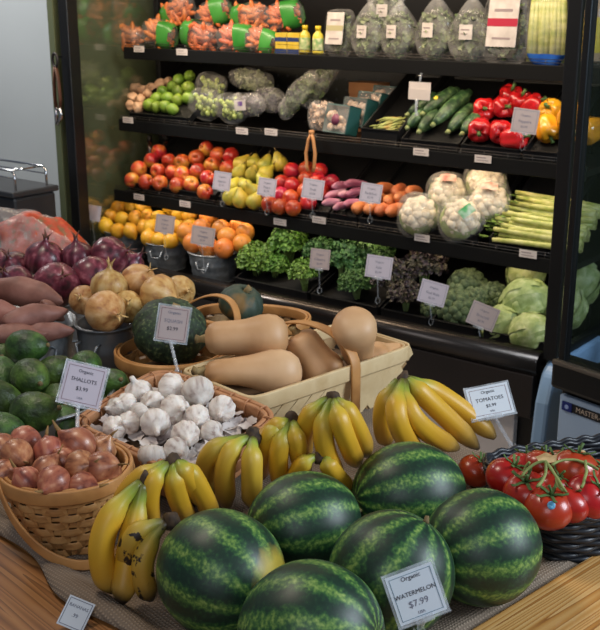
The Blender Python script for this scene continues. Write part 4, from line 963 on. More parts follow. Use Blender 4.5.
sign('price_sign', cc, .063, .072, (.16, -.93, .22), rad(-11), 'dull pink squash price sign in front of the big kabocha', [('Organic', .0085, .024, ink2), ('SQUASH', .0100, .006, ink2), ('$2.99', .0105, -.010, ink)], card_p, inkr, tuple(PY(178, 372, 2.02)))
cc = P(490, 401, .97)
cc = PY(490, 401, 1.90)
sign('price_sign', cc, .082, .062, (-.05, -.80, .62), rad(13), 'blue white tomatoes price sign clipped to the black basket', [('Organic', .0085, .019, ink), ('TOMATOES', .0105, .004, ink), ('$3.99', .0090, -.009, ink), ('USA', .0050, -.020, ink2)], card_w, inkr, tuple(PY(512, 446, 1.90)))
cc = P(76, 612, TZ + .055)
sign('paper_tag', P(76, 614, TZ + .03), .040, .044, (.05, -.70, .72), rad(-24), 'small white paper bananas tag tucked at the burlap edge', [('BANANAS', .0065, .010, ink2), ('.99', .0075, -.003, ink2)], card_w, ink2, big=False, cat='tag')

# ------------------------------------------------------------------ produce in the display case
def U(px, py, b): return float(PB(px, py, b) @ E_U)
def cemp(name, u, b, z): return empty(name, tuple(CW(u, b, z)), (0, 0, CASE_RZ))
def tray(px0, px1, py, b0, z0, label, depth=.34, sl=.6, lip=.025, name='produce_tray', steps=0):
    """black sloped display tray: low at the front, raised at the back"""
    u0, u1 = U(px0, py, b0), U(px1, py, b0); wd = u1 - u0
    root = tag(cemp(name, (u0 + u1) / 2, b0, z0), label, 'tray', 'black sloped produce trays')
    h = wd / 2; g = G(); t = .006; zb = depth * sl
    pan = [(-h, 0, 0), (h, 0, 0), (h, depth, zb), (-h, depth, zb)]
    g.add([(x, y, z - t) for x, y, z in pan] + pan, [(3, 2, 1, 0), (4, 5, 6, 7), (0, 1, 5, 4), (1, 2, 6, 5), (2, 3, 7, 6), (3, 0, 4, 7)])
    obj('pan', g.mesh('pan', black_pl, False), root)
    g = G(); g.box((-h, -.006, -t), (h, 0, lip)); g.strip([(-h, -.004, lip), (h, -.004, lip)], (0, 1, 0), .014, .004)
    for s in (-1, 1):
        g.add([(s * h - .003, 0, -t), (s * h + .003, 0, -t), (s * h + .003, depth, zb - t), (s * h - .003, depth, zb - t), (s * h - .003, 0, lip), (s * h + .003, 0, lip), (s * h + .003, depth, zb + lip), (s * h - .003, depth, zb + lip)], [(3, 2, 1, 0), (4, 5, 6, 7), (0, 1, 5, 4), (1, 2, 6, 5), (2, 3, 7, 6), (3, 0, 4, 7)])
    obj('lip', g.mesh('lip', black_pl, False), root)
    base_z = {True: 0}.get(False, 0)
    fl = [s_z for s_z, _ in SH if s_z - .03 < z0] + [.475]; zf = max([q for q in fl if q <= z0 - .006 + .03] or [.475]) - (.008 if max(fl) > .5 else 0)
    g = G()
    for s in (-1, 1):
        for (y0, y1, z1) in ((depth - .03, depth - .018, zb - .02), (.02, .032, .004)): obj('foot', G().box((s * (h - .02) - .006, y0, zf - z0 + .001), (s * (h - .02) + .006, y1, z1)).mesh('foot', black_pl, False), root)
    return root
PL3 = lambda r: (lambda px, py: PS(px, py, 3.235, .805 + r, .6))
PL2 = lambda r: (lambda px, py: PS(px, py, 3.28, 1.105 + r, .6))
T3, T2 = dict(b0=3.225, z0=.795), dict(b0=3.27, z0=1.10)

tray(130, 214, 190, label='black sloped tray under the red and yellow apples', depth=.36, **T3)
tray(220, 262, 205, label='black sloped tray under the green yellow pears', depth=.36, **T3)
tray(268, 328, 212, label='black sloped tray under the red nectarines', depth=.36, **T3)
tray(331, 358, 215, label='black sloped tray under the pink radishes', depth=.36, **T3)
tray(360, 405, 220, label='black sloped tray under the orange sweet potatoes', depth=.36, **T3)
tray(408, 478, 228, label='black sloped tray under the bagged cauliflowers', depth=.36, **T3)
tray(490, 548, 240, label='black sloped tray under the celery', depth=.36, **T3)
tray(130, 188, 112, label='black sloped tray under the limes and ginger', depth=.36, **T2)
tray(362, 398, 138, label='black open tray of green beans beside the mushroom boxes', depth=.36, lip=.05, **T2)
tray(402, 458, 140, label='black sloped tray under the zucchini', depth=.36, **T2)
tray(462, 520, 146, label='black sloped tray under the red peppers', depth=.36, **T2)
tray(524, 556, 150, label='black sloped tray under the yellow peppers', depth=.36, **T2)

app = M('apple_skin', ['#C9962F', '#C97A34', '#B8402A', '#A52A20', '#9A221C'], 16, .3, coat=.25, hue=.015, stretch=(1, 1, .5), rand=.08)
pear_m = M('pear_skin', ['#A89A34', '#B9A93E', '#93993A'], 14, .4, hue=.015); nec = M('nectarine_skin', ['#C4602C', '#AE2A22', '#8E1C20'], 9, .3, coat=.2, hue=.02)
lime_m = M('lime_skin', ['#5E7E26', '#779632', '#8EA442'], 20, .4, bump=.4, bscale=120, hue=.015); lem = M('lemon_skin', ['#D9A02A', '#DDA82E', '#D9962A'], 14, .4, bump=.4, bscale=140, hue=.012); ora = M('orange_skin', ['#CF7428', '#D5823A', '#D98A40'], 14, .4, bump=.5, bscale=140, hue=.01)
def fruit(name, prof, mt, noise=None, stem=None, mod=None):
    def f():
        g = G().lathe(prof, 24, mod=mod); ms = [mt]
        if stem: g.tube([(0, 0, stem[0]), (.001, 0, stem[0] + stem[1] * .6), (.004, 0, stem[0] + stem[1])], [.002, .0016, .002], 6, mi=1); ms.append(stem_m)
        return obj(name, g.mesh(name, ms, noise=noise))
    return Proto(f)
f_apple = fruit('apple', sphere_prof(.037, 14, .92, pinch=.38, low=.25), app, stem=(.018, .022), mod=lambda a, t, r, z: (r * (1 + .03 * (1 - t) * math.cos(5 * a)), z))
f_pear = fruit('pear', [(.001, -.034), (.010, -.036), (.024, -.031), (.033, -.018), (.035, -.003), (.031, .011), (.023, .023), (.017, .033), (.012, .043), (.006, .048), (.001, .048)], pear_m, noise=(.002, 25, 2), stem=(.046, .018))
f_nec = fruit('nectarine', sphere_prof(.035, 14, .95, pinch=.22), nec, mod=lambda a, t, r, z: (r * (1 - .06 * max(0, math.cos(a)) ** 14), z))
f_lime = fruit('lime', [(.001, -.031), (.004, -.029), (.013, -.024), (.023, -.012), (.0255, 0), (.023, .012), (.013, .024), (.004, .029), (.0025, .033), (.001, .033)], lime_m)
f_lem = fruit('lemon', [(.001, -.043), (.004, -.041), (.010, -.034), (.024, -.023), (.031, -.008), (.0315, .006), (.025, .022), (.011, .033), (.005, .039), (.001, .041)], lem)
f_ora = fruit('orange', sphere_prof(.040, 14, .96, pinch=.08), ora, stem=(.034, .003))
relax(heap([[(132, 180), (146, 182), (160, 183), (177, 185), (191, 184), (205, 192)], [(139, 169), (158, 171), (174, 173), (186, 174), (196, 171), (208, 178)], [(152, 160), (169, 161), (183, 162), (196, 158), (210, 165), (228, 168)], [(158, 153), (206, 149), (218, 157), (229, 156)]],
     f_apple, PL3(.034), 'red and yellow apple', 'the apple tray', 'apple', 'apples in the display case'), 0.036)
relax(heap([[(233, 197), (243, 198), (254, 201)], [(232, 186), (245, 186), (254, 190), (260, 184)], [(240, 172), (254, 174), (264, 176)], [(242, 165), (254, 163), (267, 165), (277, 163)]],
     f_pear, PL3(.034), 'green yellow pear', 'the pear tray', 'pear', 'pears in the display case', tilt=1.6), 0.034)
relax(heap([[(273, 204), (284, 206), (294, 207), (304, 204)], [(270, 194), (282, 195), (293, 197), (303, 193), (318, 191)], [(283, 183), (294, 185), (305, 181), (316, 183), (327, 183)], [(293, 171), (307, 171), (318, 171)]],
     f_nec, PL3(.034), 'red orange nectarine', 'the nectarine tray', 'nectarine', 'nectarines in the display case'), 0.034)
relax(heap([[(149, 105), (157, 107), (165, 107), (172, 109)], [(157, 98), (168, 98), (178, 100), (188, 98)], [(163, 91), (173, 86), (178, 92), (188, 88)], [(180, 80), (187, 77)]],
     f_lime, PL2(.026), 'bright green lime', 'the lime pile', 'lime', 'limes in the display case', rs=(1.0, 1.15)), 0.026)
ging = M('ginger_skin', ['#A57C5C', '#BE9674', '#CBA684'], 30, .6)
f_gin = fruit('ginger_root', sphere_prof(.022, 10, 1.3), ging, noise=(.012, 45, 3))
heap([[(131, 106), (139, 107)], [(133, 98), (141, 99), (148, 95)], [(136, 88), (143, 90), (152, 88), (160, 84), (168, 82)]], f_gin, PL2(.022), 'knobbly tan ginger root', 'the ginger pile', 'ginger', 'ginger roots left of the limes')
# elongated roots
def rootveg(name, mt, L, r, seed): return mk_swp(L, r, seed, mt, name, .008)
rdm = M('radish_skin', ['#8E3A5A', '#B07088', '#C9A0A8'], 10, .4, stretch=(.6, 2, 2)); osw = M('orange_sweet_potato_skin', ['#A65A32', '#BC6E40', '#C98050'], 20, .55, hue=.01)
heap([[(335, 203), (345, 206), (355, 203)], [(338, 194), (350, 195), (360, 192)], [(345, 186), (357, 184)]], rootveg('pink_radish', rdm, .07, .018, 4), PL3(.022), 'long pink and white radish', 'the radish tray', 'radish', 'pink radishes in the display case', axis=.6)
heap([[(362, 208), (374, 209), (386, 209), (397, 210)], [(380, 199), (394, 200), (405, 198)], [(386, 189), (400, 190), (415, 192)]], rootveg('orange_sweet_potato', osw, .055, .026, 6), PL3(.026), 'orange sweet potato', 'the orange sweet potato tray', 'sweet potato', 'orange sweet potatoes in the display case', axis=.9)
# zucchini
zuc = M('zucchini_skin', ['#1D3420', '#2F4C2C', '#5F7A4C'], 60, .4, bump=.1, stretch=(1, 1, 1))
ztip = M('zucchini_stem', ['#6E7A4A', '#8A9460'], 40, .7)
for i, (a, b, lb) in enumerate([((409, 114), (440, 96), 'zucchini at the upper left of the tray'), ((424, 113), (458, 90), 'topmost zucchini with a yellow sticker'), ((434, 124), (470, 92), 'long zucchini in the middle of the pile'), ((449, 131), (476, 106), 'zucchini at the right of the pile'), ((408, 127), (428, 112), 'short zucchini at the lower left'), ((420, 131), (440, 113), 'zucchini low in the middle of the tray'), ((463, 133), (480, 116), 'pale zucchini at the far right, lowest in the tray')]):
    lift = .03 + (.03 if i in (1, 2) else 0); p0, p1 = Vector(PS(*a, 3.28, 1.105 + lift, .6)), Vector(PS(*b, 3.28, 1.105 + lift, .6)); c = (p0 + p1) / 2; d = p1 - p0
    root = tag(empty('zucchini', tuple(c)), lb, 'zucchini', 'zucchini in the display case')
    n_ = 14; pts = [p0 - c + d * t + Vector((0, 0, .006 * math.sin(PI * t))) for t in np.linspace(0, 1, n_)]; rr = [.026 * max(.25, min(1, (math.sin(PI * min(.5, t + .04)) ** .5) if t < .5 else 1 - .45 * (t - .5) * 2 * (t > .85))) for t in np.linspace(0, 1, n_)]
    obj('skin', G().tube(pts, rr, 14).mesh('skin', zuc), root)
    obj('stem', G().tube([pts[0], pts[0] - d.normalized() * .014], [.010, .008], 7).mesh('stem', ztip), root)
    if i == 1: obj('sticker', G().lathe([(.001, .0), (.009, .0005), (.009, 0)], 12, cen=tuple(pts[5] + Vector((-.008, -.019, .019))), rot=Vector((-.3, -.7, .65)).to_track_quat('Z', 'Y').to_matrix()).mesh('sticker', M('yellow_sticker', ['#D9C63A'], 5, .4)), root)
# peppers
rpep = M('red_pepper_skin', ['#A3141A', '#BE1E20', '#B81A22'], 8, .16, coat=.5); ypep = M('yellow_pepper_skin', ['#D08A1A', '#D99A20', '#DDA226'], 8, .18, coat=.5); pst = M('pepper_stem', ['#3F5A2A', '#5A7A3A'], 30, .6)
def mk_pep(mt, name):
    def f():
        root = empty(name)
        prof = [(.003, -.040), (.016, -.046), (.028, -.042), (.036, -.025), (.041, 0), (.044, .020), (.040, .036), (.028, .043), (.014, .040), (.003, .034)]
        obj('flesh', G().lathe(prof, 36, mod=lambda a, t, r, z: (r * (1 - .13 * abs(math.cos(2 * a)) ** 5), z + .004 * math.cos(4 * a) * (t > .6))).mesh('flesh', mt, noise=(.003, 18, 2)), root)
        obj('stem', G().tube([(0, 0, .033), (0, 0, .046), (.003, 0, .060)], [.011, .005, .007], 8).mesh('stem', pst), root); return root
    return Proto(f)
pr1, py1 = mk_pep(rpep, 'red_pepper'), mk_pep(ypep, 'yellow_pepper')
FV = tuple(Vector((-.25, -.85, .1)))
def pep_rot(dx, dz): return Vector((dx, -.8, dz)).normalized().to_track_quat('Z', 'Y').to_euler()
for i, (px, py, dx, dz, lb, pr0) in enumerate([(480, 129, -.2, -.2, 'red bell pepper at the front left', pr1), (500, 131, .1, -.1, 'red bell pepper at the front middle, stem forward', pr1), (514, 138, 1, .3, 'red bell pepper low behind the sign', pr1), (484, 109, -.1, .1, 'red bell pepper at the back left, stem facing out', pr1), (502, 107, .2, .1, 'red bell pepper at the back middle, stem facing out', pr1), (519, 103, .3, 1.3, 'red bell pepper at the back right', pr1), (533, 107, 1, 1, 'red bell pepper tucked behind the sign', pr1), (510, 98, .2, 1.6, 'red bell pepper at the very top of the pile', pr1),
        (548, 128, .2, -1.0, 'yellow bell pepper in front of the black post', py1), (553, 112, -.9, .7, 'yellow bell pepper above the front one', py1), (574, 116, -.7, -.5, 'yellow bell pepper seen through the end glass', py1), (590, 130, -1.4, -.2, 'yellow bell pepper at the right photo edge behind glass', py1)]):
    o = pr0(); p = PS(px, py, 3.28, 1.105 + .045, .6) if px < 560 else PB(px, py, 3.36); o.location = tuple(p)
    o.rotation_euler = pep_rot(dx, dz); s = 1.0 if px < 560 else 1.15; o.scale = (s,) * 3; tag(o, lb, 'pepper', 'bell peppers in the display case')
tray(566, 590, 136, label='black sloped tray under the rightmost yellow peppers', depth=.3, b0=3.30, z0=1.10) if False else None

# cauliflower in plastic, celery
cau = M('cauliflower_curd', ['#B9A88E', '#D6C9B0', '#E2D8C2'], 60, .7, bump=.8, bscale=90, rand=.04); cleaf = M('cauliflower_leaf', ['#7E8E4E', '#A3AE6E'], 20, .6)
wrapf = film_mat('produce_wrap', '#E8E2DC', .14, .15)
def mk_cau():
    root = empty('cauliflower')
    g = G()
    for i in range(26):
        a = i * 2.399; t = i / 26; ph = math.acos(1 - t * 1.15); rr = .052
        c = (rr * math.sin(ph) * math.cos(a), rr * math.sin(ph) * math.sin(a), rr * math.cos(ph) * .85)
        g.lathe(sphere_prof(.022, 7), 10, cen=c)
    obj('curd', g.mesh('curd', cau, noise=(.004, 60, 1)), root)
    g = G()
    for i in range(7):
        a = i * .9; V = []
        for p in range(4):
            for q in range(5):
                th_ = a + (p / 3 - .5) * .9; ph = 1.2 + q * .3; r = .070 + .003 * q; V.append((r * math.sin(ph) * math.cos(th_), r * math.sin(ph) * math.sin(th_), r * math.cos(ph)))
        g.add(V, [(p * 5 + q, p * 5 + q + 1, (p + 1) * 5 + q + 1, (p + 1) * 5 + q) for p in range(3) for q in range(4)])
    obj('leaves', g.mesh('leaves', cleaf), root)
    V, Fc = pill(.080, .080, .072, 26, 16, 3, .012); obj('plastic_wrap', G().add(V, Fc).mesh('plastic_wrap', wrapf), root)
    return root
pc = Proto(mk_cau)
labr = M('red_label', ['#A82A22', '#C8B8A8'], 26, .4, rand=0); labg = M('green_label', ['#2A7A4A', '#3A9A5A', '#B8C8B8'], 22, .4, rand=0)
def patch(root, R, dirn, wd, hg, mt, name='label', off=1.03):
    dirn = Vector(dirn).normalized(); q = dirn.to_track_quat('Z', 'Y').to_matrix(); V = []; n1 = 7
    for i in range(n1):
        for j in range(n1):
            v = (Vector((0, 0, 1)) + q.inverted() @ Vector((0, 0, 0)) + Vector(((i / (n1 - 1) - .5) * wd / R, (j / (n1 - 1) - .5) * hg / R, 0))).normalized(); v = q @ v * R * off; V.append(v)
    return obj(name, G().add(V, [(i * n1 + j, (i + 1) * n1 + j, (i + 1) * n1 + j + 1, i * n1 + j + 1) for i in range(n1 - 1) for j in range(n1 - 1)]).mesh(name, mt), root)
for i, (px, py, up, lb, lm) in enumerate([(419, 215, 0, 'bagged cauliflower at the front left', None), (461, 219, 0, 'bagged cauliflower at the front with a green label', labg), (448, 194, .0, 'bagged cauliflower at the back left with a red label', labr), (489, 203, .0, 'bagged cauliflower at the right with a red label', labr), (486, 182, .05, 'bagged cauliflower topmost at the back', None)]):
    o = pc(); p = PS(px, py, 3.235, .805 + .062 + up * .3, .6); o.location = tuple(p); o.rotation_euler = (.9, random.uniform(-.2, .2), random.uniform(-.3, .3)); tag(o, lb, 'cauliflower', 'cauliflowers in the display case')
    if lm: patch(o, .083, (0.05, -.1 if py > 210 else .3, .9), .06, .035, lm)
cel = M('celery_stalk', ['#93A04A', '#B5B768', '#C9C888'], 8, .45, bump=.3, bscale=40, stretch=(1, 6, 6), rand=.08, hue=.01); cel_l = M('celery_leaf', ['#4F6A2A', '#6E8A3A'], 30, .6)
def celery(p0, p1, seed, label):
    p0, p1 = Vector(p0), Vector(p1); c = (p0 + p1) / 2; root = tag(empty('celery_bunch', tuple(c)), label, 'celery', 'celery bunches in the display case'); d = p1 - p0; r_ = random.Random(seed)
    dn = d.normalized(); sx = dn.cross(Vector((0, 0, 1))).normalized(); sz = sx.cross(dn)
    for i in range(8):
        a = i * 2.4; q = .024 * math.sqrt((i + .3) / 7) * 1.2
        f0 = sx * math.cos(a) * q * 1.25 + sz * math.sin(a) * q * 1.1; f1 = sx * math.cos(a) * q * .75 + sz * math.sin(a) * q * .7
        pts = [p0 - c + f0 * 1.1 + dn * r_.uniform(0, .03)] + [(p0 - c) * (1 - t) + (p1 - c) * t + f0 * (1 - t) + f1 * t for t in (.25, .5, .75)] + [p1 - c + f1 * .7]
        obj('stalk', G().tube(pts, [.008, .010, .0105, .0115, .013], 9, ridge=.12).mesh('stalk', cel), root)
    g = G()
    for i in range(14):
        a = r_.uniform(0, 6.28); q = p0 - c - dn * r_.uniform(-.01, .03) + sx * math.cos(a) * .02 + sz * math.sin(a) * .02
        g.add([q, q + sx * .012 - dn * .01, q - dn * .022 + sz * .004, q - sx * .012 - dn * .01], [(0, 1, 2, 3)])
    obj('leaves', g.mesh('leaves', cel_l), root); return root
for i, (px0, py0, px1, py1_, lb) in enumerate([(494, 233, 590, 247, 'celery bunch at the front of the tray'), (496, 222, 592, 233, 'celery bunch second from the front'), (504, 211, 594, 219, 'celery bunch in the middle of the tray'), (514, 201, 598, 207, 'celery bunch at the back of the tray'), (520, 208, 600, 213, 'celery bunch resting between the back two'), (506, 222, 596, 226, 'celery bunch on top of the front two')]):
    p0 = PS(px0, py0, 3.235, .805 + .03 + (.02 if i > 3 else 0), .6); u_, b_ = float(p0 @ E_U), float(p0 @ E_B); L_ = .42 if False else .30
    ce = celery(p0, CW(min(u_ + .34, UR - .045), b_, p0[2]), i, lb)

# bottom deck: three buckets of citrus
for i, (cx, cy, bb, lb) in enumerate([(126, 230, 3.20, 'galvanised bucket of lemons nearest the left end glass'), (167, 241, 3.18, 'galvanised bucket of lemons in the middle of the three'), (214, 251, 3.16, 'galvanised bucket of oranges beside the cilantro')]):
    c = PB(cx, cy, bb); tub('metal_bucket', c, .098 if i < 2 else .108, c[2], lb, taper=.80, ears=(rad(-110),), bands=(.3, .6), liner=(c[2] - .478) - .045, zb=.478, cat='bucket')
cz = [PB(126, 230, 3.2), PB(167, 241, 3.18), PB(214, 251, 3.16)]
def PZ(c, up): return lambda px, py: PS(px, py, float(c @ E_B) - .09, c[2] + up - .01, .45)
relax(heap([[(106, 226), (118, 231), (131, 231), (145, 228)], [(111, 216), (122, 219), (136, 218), (148, 217)], [(119, 208), (131, 206), (143, 208)]], f_lem, PZ(cz[0], .02), 'yellow lemon', 'the left bucket', 'lemon', 'lemons in the left bucket', tilt=2.5, rs=(1.05, 1.15)), 0.032)
relax(heap([[(149, 238), (160, 240), (172, 240), (184, 237)], [(151, 228), (163, 229), (175, 228), (188, 227)], [(158, 218), (171, 209), (181, 215), (188, 216)]], f_lem, PZ(cz[1], .02), 'yellow lemon', 'the middle bucket', 'lemon', 'lemons in the middle bucket', tilt=2.5, rs=(1.05, 1.15)), 0.032)
relax(heap([[(193, 243), (209, 247), (226, 248), (240, 244)], [(191, 231), (198, 227), (228, 236), (243, 232)], [(207, 220), (225, 229), (236, 227)]], f_ora, PZ(cz[2], .025), 'orange', 'the right bucket', 'orange', 'oranges in the right bucket', rs=(1.0, 1.1)), 0.039)

# leafy greens
def leaf_cloud(n, R, leaf, ruff, seed, grid=4, cup=.5, lo=-.15):
    g = G(); r_ = random.Random(seed)
    for i in range(n):
        a = r_.uniform(0, 2 * PI); cz_ = r_.uniform(lo, 1); sq = math.sqrt(max(0, 1 - cz_ * cz_)); d = Vector((sq * math.cos(a), sq * math.sin(a), cz_)); k = r_.uniform(.72, 1.05)
        c = Vector((d.x * R[0] * k, d.y * R[1] * k, d.z * R[2] * k)); nrm_ = (d + Vector((r_.uniform(-.7, .7), r_.uniform(-.7, .7), r_.uniform(-.2, .8)))).normalized()
        x = nrm_.orthogonal().normalized(); x = Matrix.Rotation(r_.uniform(0, 6.28), 3, nrm_) @ x; y = nrm_.cross(x); s = leaf * r_.uniform(.6, 1.25); V = []
        for p in range(grid):
            for q in range(grid):
                u = (p / (grid - 1) - .5) * 2; v = (q / (grid - 1) - .5) * 2; rr2 = u * u + v * v; w_ = 1 - .28 * (rr2 > 1.5)
                lob = 1 + .25 * math.cos(3 * math.atan2(v, u + 1e-6)); zc = cup * s * .3 * rr2 + ruff * s * r_.uniform(-1, 1) * min(1, rr2)
                V.append(c + (x * u + y * v) * (s * w_ * lob * .6) + nrm_ * zc)
        g.add(V, [(p * grid + q, p * grid + q + 1, (p + 1) * grid + q + 1, (p + 1) * grid + q) for p in range(grid - 1) for q in range(grid - 1)])
    return g
cil_m = M('cilantro_leaf', ['#466E22', '#628C30', '#7C9E44'], 26, .5, hue=.012, rand=.05); kale_m = M('kale_leaf', ['#2A4A24', '#456E34', '#62884A'], 40, .6, bump=.3, hue=.01, rand=.05); rk_m = M('red_kale_leaf', ['#2A2024', '#40323A', '#535038', '#463642'], 30, .6, rand=.06); stemg = M('green_stem', ['#7E9A4A', '#98AE60'], 30, .5); stemp = M('kale_stem', ['#8AA65E', '#A0B478'], 30, .5)
def mk_green(name, mt, smt, R, n, leaf, ruff, seed, grid=4):
    def f():
        root = empty(name)
        obj('leaves', leaf_cloud(n, R, leaf, ruff, seed, grid).mesh('leaves', mt), root)
        g = G(); r_ = random.Random(seed + 9)
        for i in range(16):
            a = r_.uniform(0, 6.28); q = r_.uniform(.2, .8); g.tube([(.01 * math.cos(a), .01 * math.sin(a), -R[2] * 1.0), (R[0] * q * .4 * math.cos(a), R[1] * q * .4 * math.sin(a), -R[2] * .2), (R[0] * q * math.cos(a), R[1] * q * math.sin(a), R[2] * .5)], [.0028, .002, .0012], 5)
        obj('stems', g.mesh('stems', smt), root); return root
    return Proto(f)
g_cil = mk_green('cilantro_bunch', cil_m, stemg, (.085, .08, .085), 850, .0105, .25, 1); g_kale = mk_green('kale_bunch', kale_m, stemp, (.095, .085, .085), 620, .0135, .6, 2, 4); g_red = mk_green('red_kale_bunch', rk_m, stemp, (.10, .085, .08), 560, .0145, .6, 3, 4)
def greens(items, pr0, cat, group):
    for (px, py, b, s, lb) in items:
        o = pr0(); o.location = tuple(PB(px, py, b)); o.scale = (s,) * 3; o.rotation_euler = (random.uniform(-.2, .2), random.uniform(-.2, .2), random.uniform(0, 6.28)); tag(o, lb, cat, group)
greens([(257, 262, 3.15, .95, 'bright green cilantro bunch hanging over the left of its tray'), (289, 245, 3.25, 1.0, 'bright green cilantro bunch standing at the back'), (304, 275, 3.12, .75, 'bright green cilantro bunch spilling low in front'), (276, 268, 3.17, .7, 'bright green cilantro bunch filling the front middle')], g_cil, 'cilantro', 'cilantro bunches on the bottom deck')
greens([(322, 255, 3.24, .8, 'green curly kale bunch at the back left, behind the sign'), (345, 262, 3.20, .95, 'green curly kale bunch between the two small signs'), (372, 256, 3.28, .95, 'green curly kale bunch at the back right'), (356, 284, 3.12, .7, 'green curly kale bunch hanging low over the rail')], g_kale, 'kale', 'green kale bunches on the bottom deck')
greens([(395, 278, 3.16, .85, 'dark purple kale bunch right of the lilac sign'), (425, 270, 3.25, .95, 'dark purple kale bunch at the back'), (405, 296, 3.10, .7, 'dark purple kale bunch low in front')], g_red, 'red kale', 'purple kale bunches on the bottom deck')
for px0, px1, py, lb in [(236, 308, 290, 'black deep tray under the cilantro'), (312, 378, 300, 'black deep tray under the curly kale'), (382, 428, 310, 'black deep tray under the purple kale'), (432, 478, 325, 'black deep tray under the broccoli'), (484, 545, 340, 'black deep tray under the cabbages')]:
    tray(px0, px1, py, 3.06, .505, lb, depth=.42, sl=.35, lip=.035)
# broccoli
bro = M('broccoli_floret', ['#33422A', '#4E5E3C', '#66744E'], 70, .75, bump=1.0, bscale=160, rand=.05); brs = M('broccoli_stalk', ['#7E9A5A', '#94AC6C'], 20, .5)
def mk_bro():
    root = empty('broccoli_crown'); g = G()
    for i in range(30):
        a = i * 2.399; t = (i + .5) / 30; ph = math.acos(1 - t * .95); c = (.052 * math.sin(ph) * math.cos(a), .052 * math.sin(ph) * math.sin(a), .045 * math.cos(ph)); g.lathe(sphere_prof(.0185, 7), 10, cen=c)
    obj('florets', g.mesh('florets', bro, noise=(.005, 90, 2)), root)
    g = G().tube([(0, 0, .02), (0, 0, -.03), (0, 0, -.065)], [.030, .019, .020], 12)
    for i in range(6): a = i * 1.05; g.tube([(0, 0, -.03), (.035 * math.cos(a), .035 * math.sin(a), .01)], [.010, .010], 8)
    obj('stalk', g.mesh('stalk', brs), root); return root
pb_ = Proto(mk_bro)
for px, py, b, s, lb in [(457, 309, 3.14, 1.12, 'broccoli crown at the front middle of the tray'), (467, 288, 3.26, 1.12, 'broccoli crown at the back, topmost'), (492, 299, 3.24, .95, 'darker broccoli crown at the right'), (435, 308, 3.13, .8, 'small broccoli crown beside the round label sign'), (478, 300, 3.18, .7, 'broccoli crown half behind the pink sign')]:
    o = pb_(); o.location = tuple(PB(px, py, b)); o.scale = (s,) * 3; o.rotation_euler = (rad(35), random.uniform(-.2, .2), random.uniform(-.3, 0)); tag(o, lb, 'broccoli', 'broccoli crowns on the bottom deck')
# cabbages
cab = M('cabbage_leaf', ['#7E8E4E', '#97A566', '#B0B884'], 30, .5, bump=1.0, bscale=45, stretch=(1, 1, 1), rand=.06, hue=.01)
def mk_cab():
    root = empty('green_cabbage'); R = .082
    obj('head', G().lathe(sphere_prof(R, 18, 1.12), 30).mesh('head', cab, noise=(.004, 18, 2)), root)
    for k in range(5):
        g = G(); V = []; n1 = 14; a0 = k * 1.26
        for i in range(n1):
            for j in range(n1):
                th_ = a0 + (i / (n1 - 1) - .5) * 2.1; ph = .25 + (j / (n1 - 1)) * 2.6; rr = R * (1.035 + .012 * k / 2 + .05 * (abs(i / (n1 - 1) - .5) * 2) ** 4 + (.06 if j == 0 else 0)) + .0006 * math.cos((th_ - a0) * 16) * math.sin(ph)
                V.append((rr * math.sin(ph) * math.cos(th_), rr * math.sin(ph) * math.sin(th_), rr * math.cos(ph) * 1.12))
        g.add(V, [(i * n1 + j, i * n1 + j + 1, (i + 1) * n1 + j + 1, (i + 1) * n1 + j) for i in range(n1 - 1) for j in range(n1 - 1)])
        obj('outer_leaf', g.mesh('outer_leaf', cab, noise=(.009, 24, k)), root)
    return root
pcb = Proto(mk_cab)
for px, py, b, s, rt, lb in [(503, 327, 3.13, .88, (.9, .3, .2), 'green cabbage at the front left, beside the pink sign'), (531, 333, 3.10, .80, (1.1, -.3, 1.2), 'green cabbage at the front by the post'), (525, 302, 3.20, .90, (.4, 1.2, .3), 'green cabbage lying sideways in the middle'), (526, 273, 3.34, .80, (.3, .2, .9), 'green cabbage topmost at the back'), (577, 283, 3.40, .95, (.8, .9, 2), 'green cabbage seen through the end glass'), (572, 310, 3.26, .8, (.3, .4, 1), 'green cabbage low behind the black post')]:
    o = pcb(); q = PB(px, py, b); u_ = min(float(q @ E_U), UR - .02 - .088 * s); o.location = tuple(CW(u_, b, q[2])); o.scale = (s,) * 3; o.rotation_euler = rt; tag(o, lb, 'cabbage', 'cabbages on the bottom deck')

# ------------------------------------------------------------------ bags, boxes and bottles
car = M('carrot', ['#B55A2A', '#C86A34', '#D07A44'], 20, .45, hue=.01); clear = film_mat('clear_bag', '#F0ECE8', .09, .12); grn_print = M('green_print', ['#2F7A2C', '#4A9440'], 8, .3, rand=.03); leafd = M('bagged_leaf', ['#3A4A2C', '#586A3E', '#7E8A5A'], 34, .6, rand=.08); paper = M('white_label', ['#B8AEA8', '#CFC6C0'], 30, .5, rand=0)
def mk_carrot_bag():
    root = empty('carrot_bag'); g = G(); r_ = random.Random(4)
    for i in range(46):
        x, y, z = r_.uniform(-.05, .05), r_.uniform(-.03, .026), r_.uniform(-.038, .036); a = r_.uniform(-.5, .5) + (1.2 if i % 4 == 0 else 0); dx = Vector((math.cos(a), 0, math.sin(a))) * .034
        g.tube([Vector((x, y, z)) - dx, Vector((x, y, z)) - dx * .6, Vector((x, y, z)) + dx * .6, Vector((x, y, z)) + dx], [.005, .0115, .010, .003], 8)
    tag(obj('carrots', g.mesh('carrots', car), root), kind='stuff')
    V, Fc = pill(.095, .046, .056, 26, 14, 2, .010); obj('film', G().add(V, Fc).mesh('film', clear), root)
    V, Fc = pill(.097, .049, .058, 26, 14, 2, .010); V0, _ = pill(.097, .049, .058, 26, 14, 2, 0); F2 = [f for f in Fc if all(-.088 < V0[i][0] < -.01 and 1 <= i % 15 <= 13 for i in f)]; obj('printed_band', G().add(V, F2).mesh('printed_band', grn_print), root)
    return root
pcar = Proto(mk_carrot_bag)
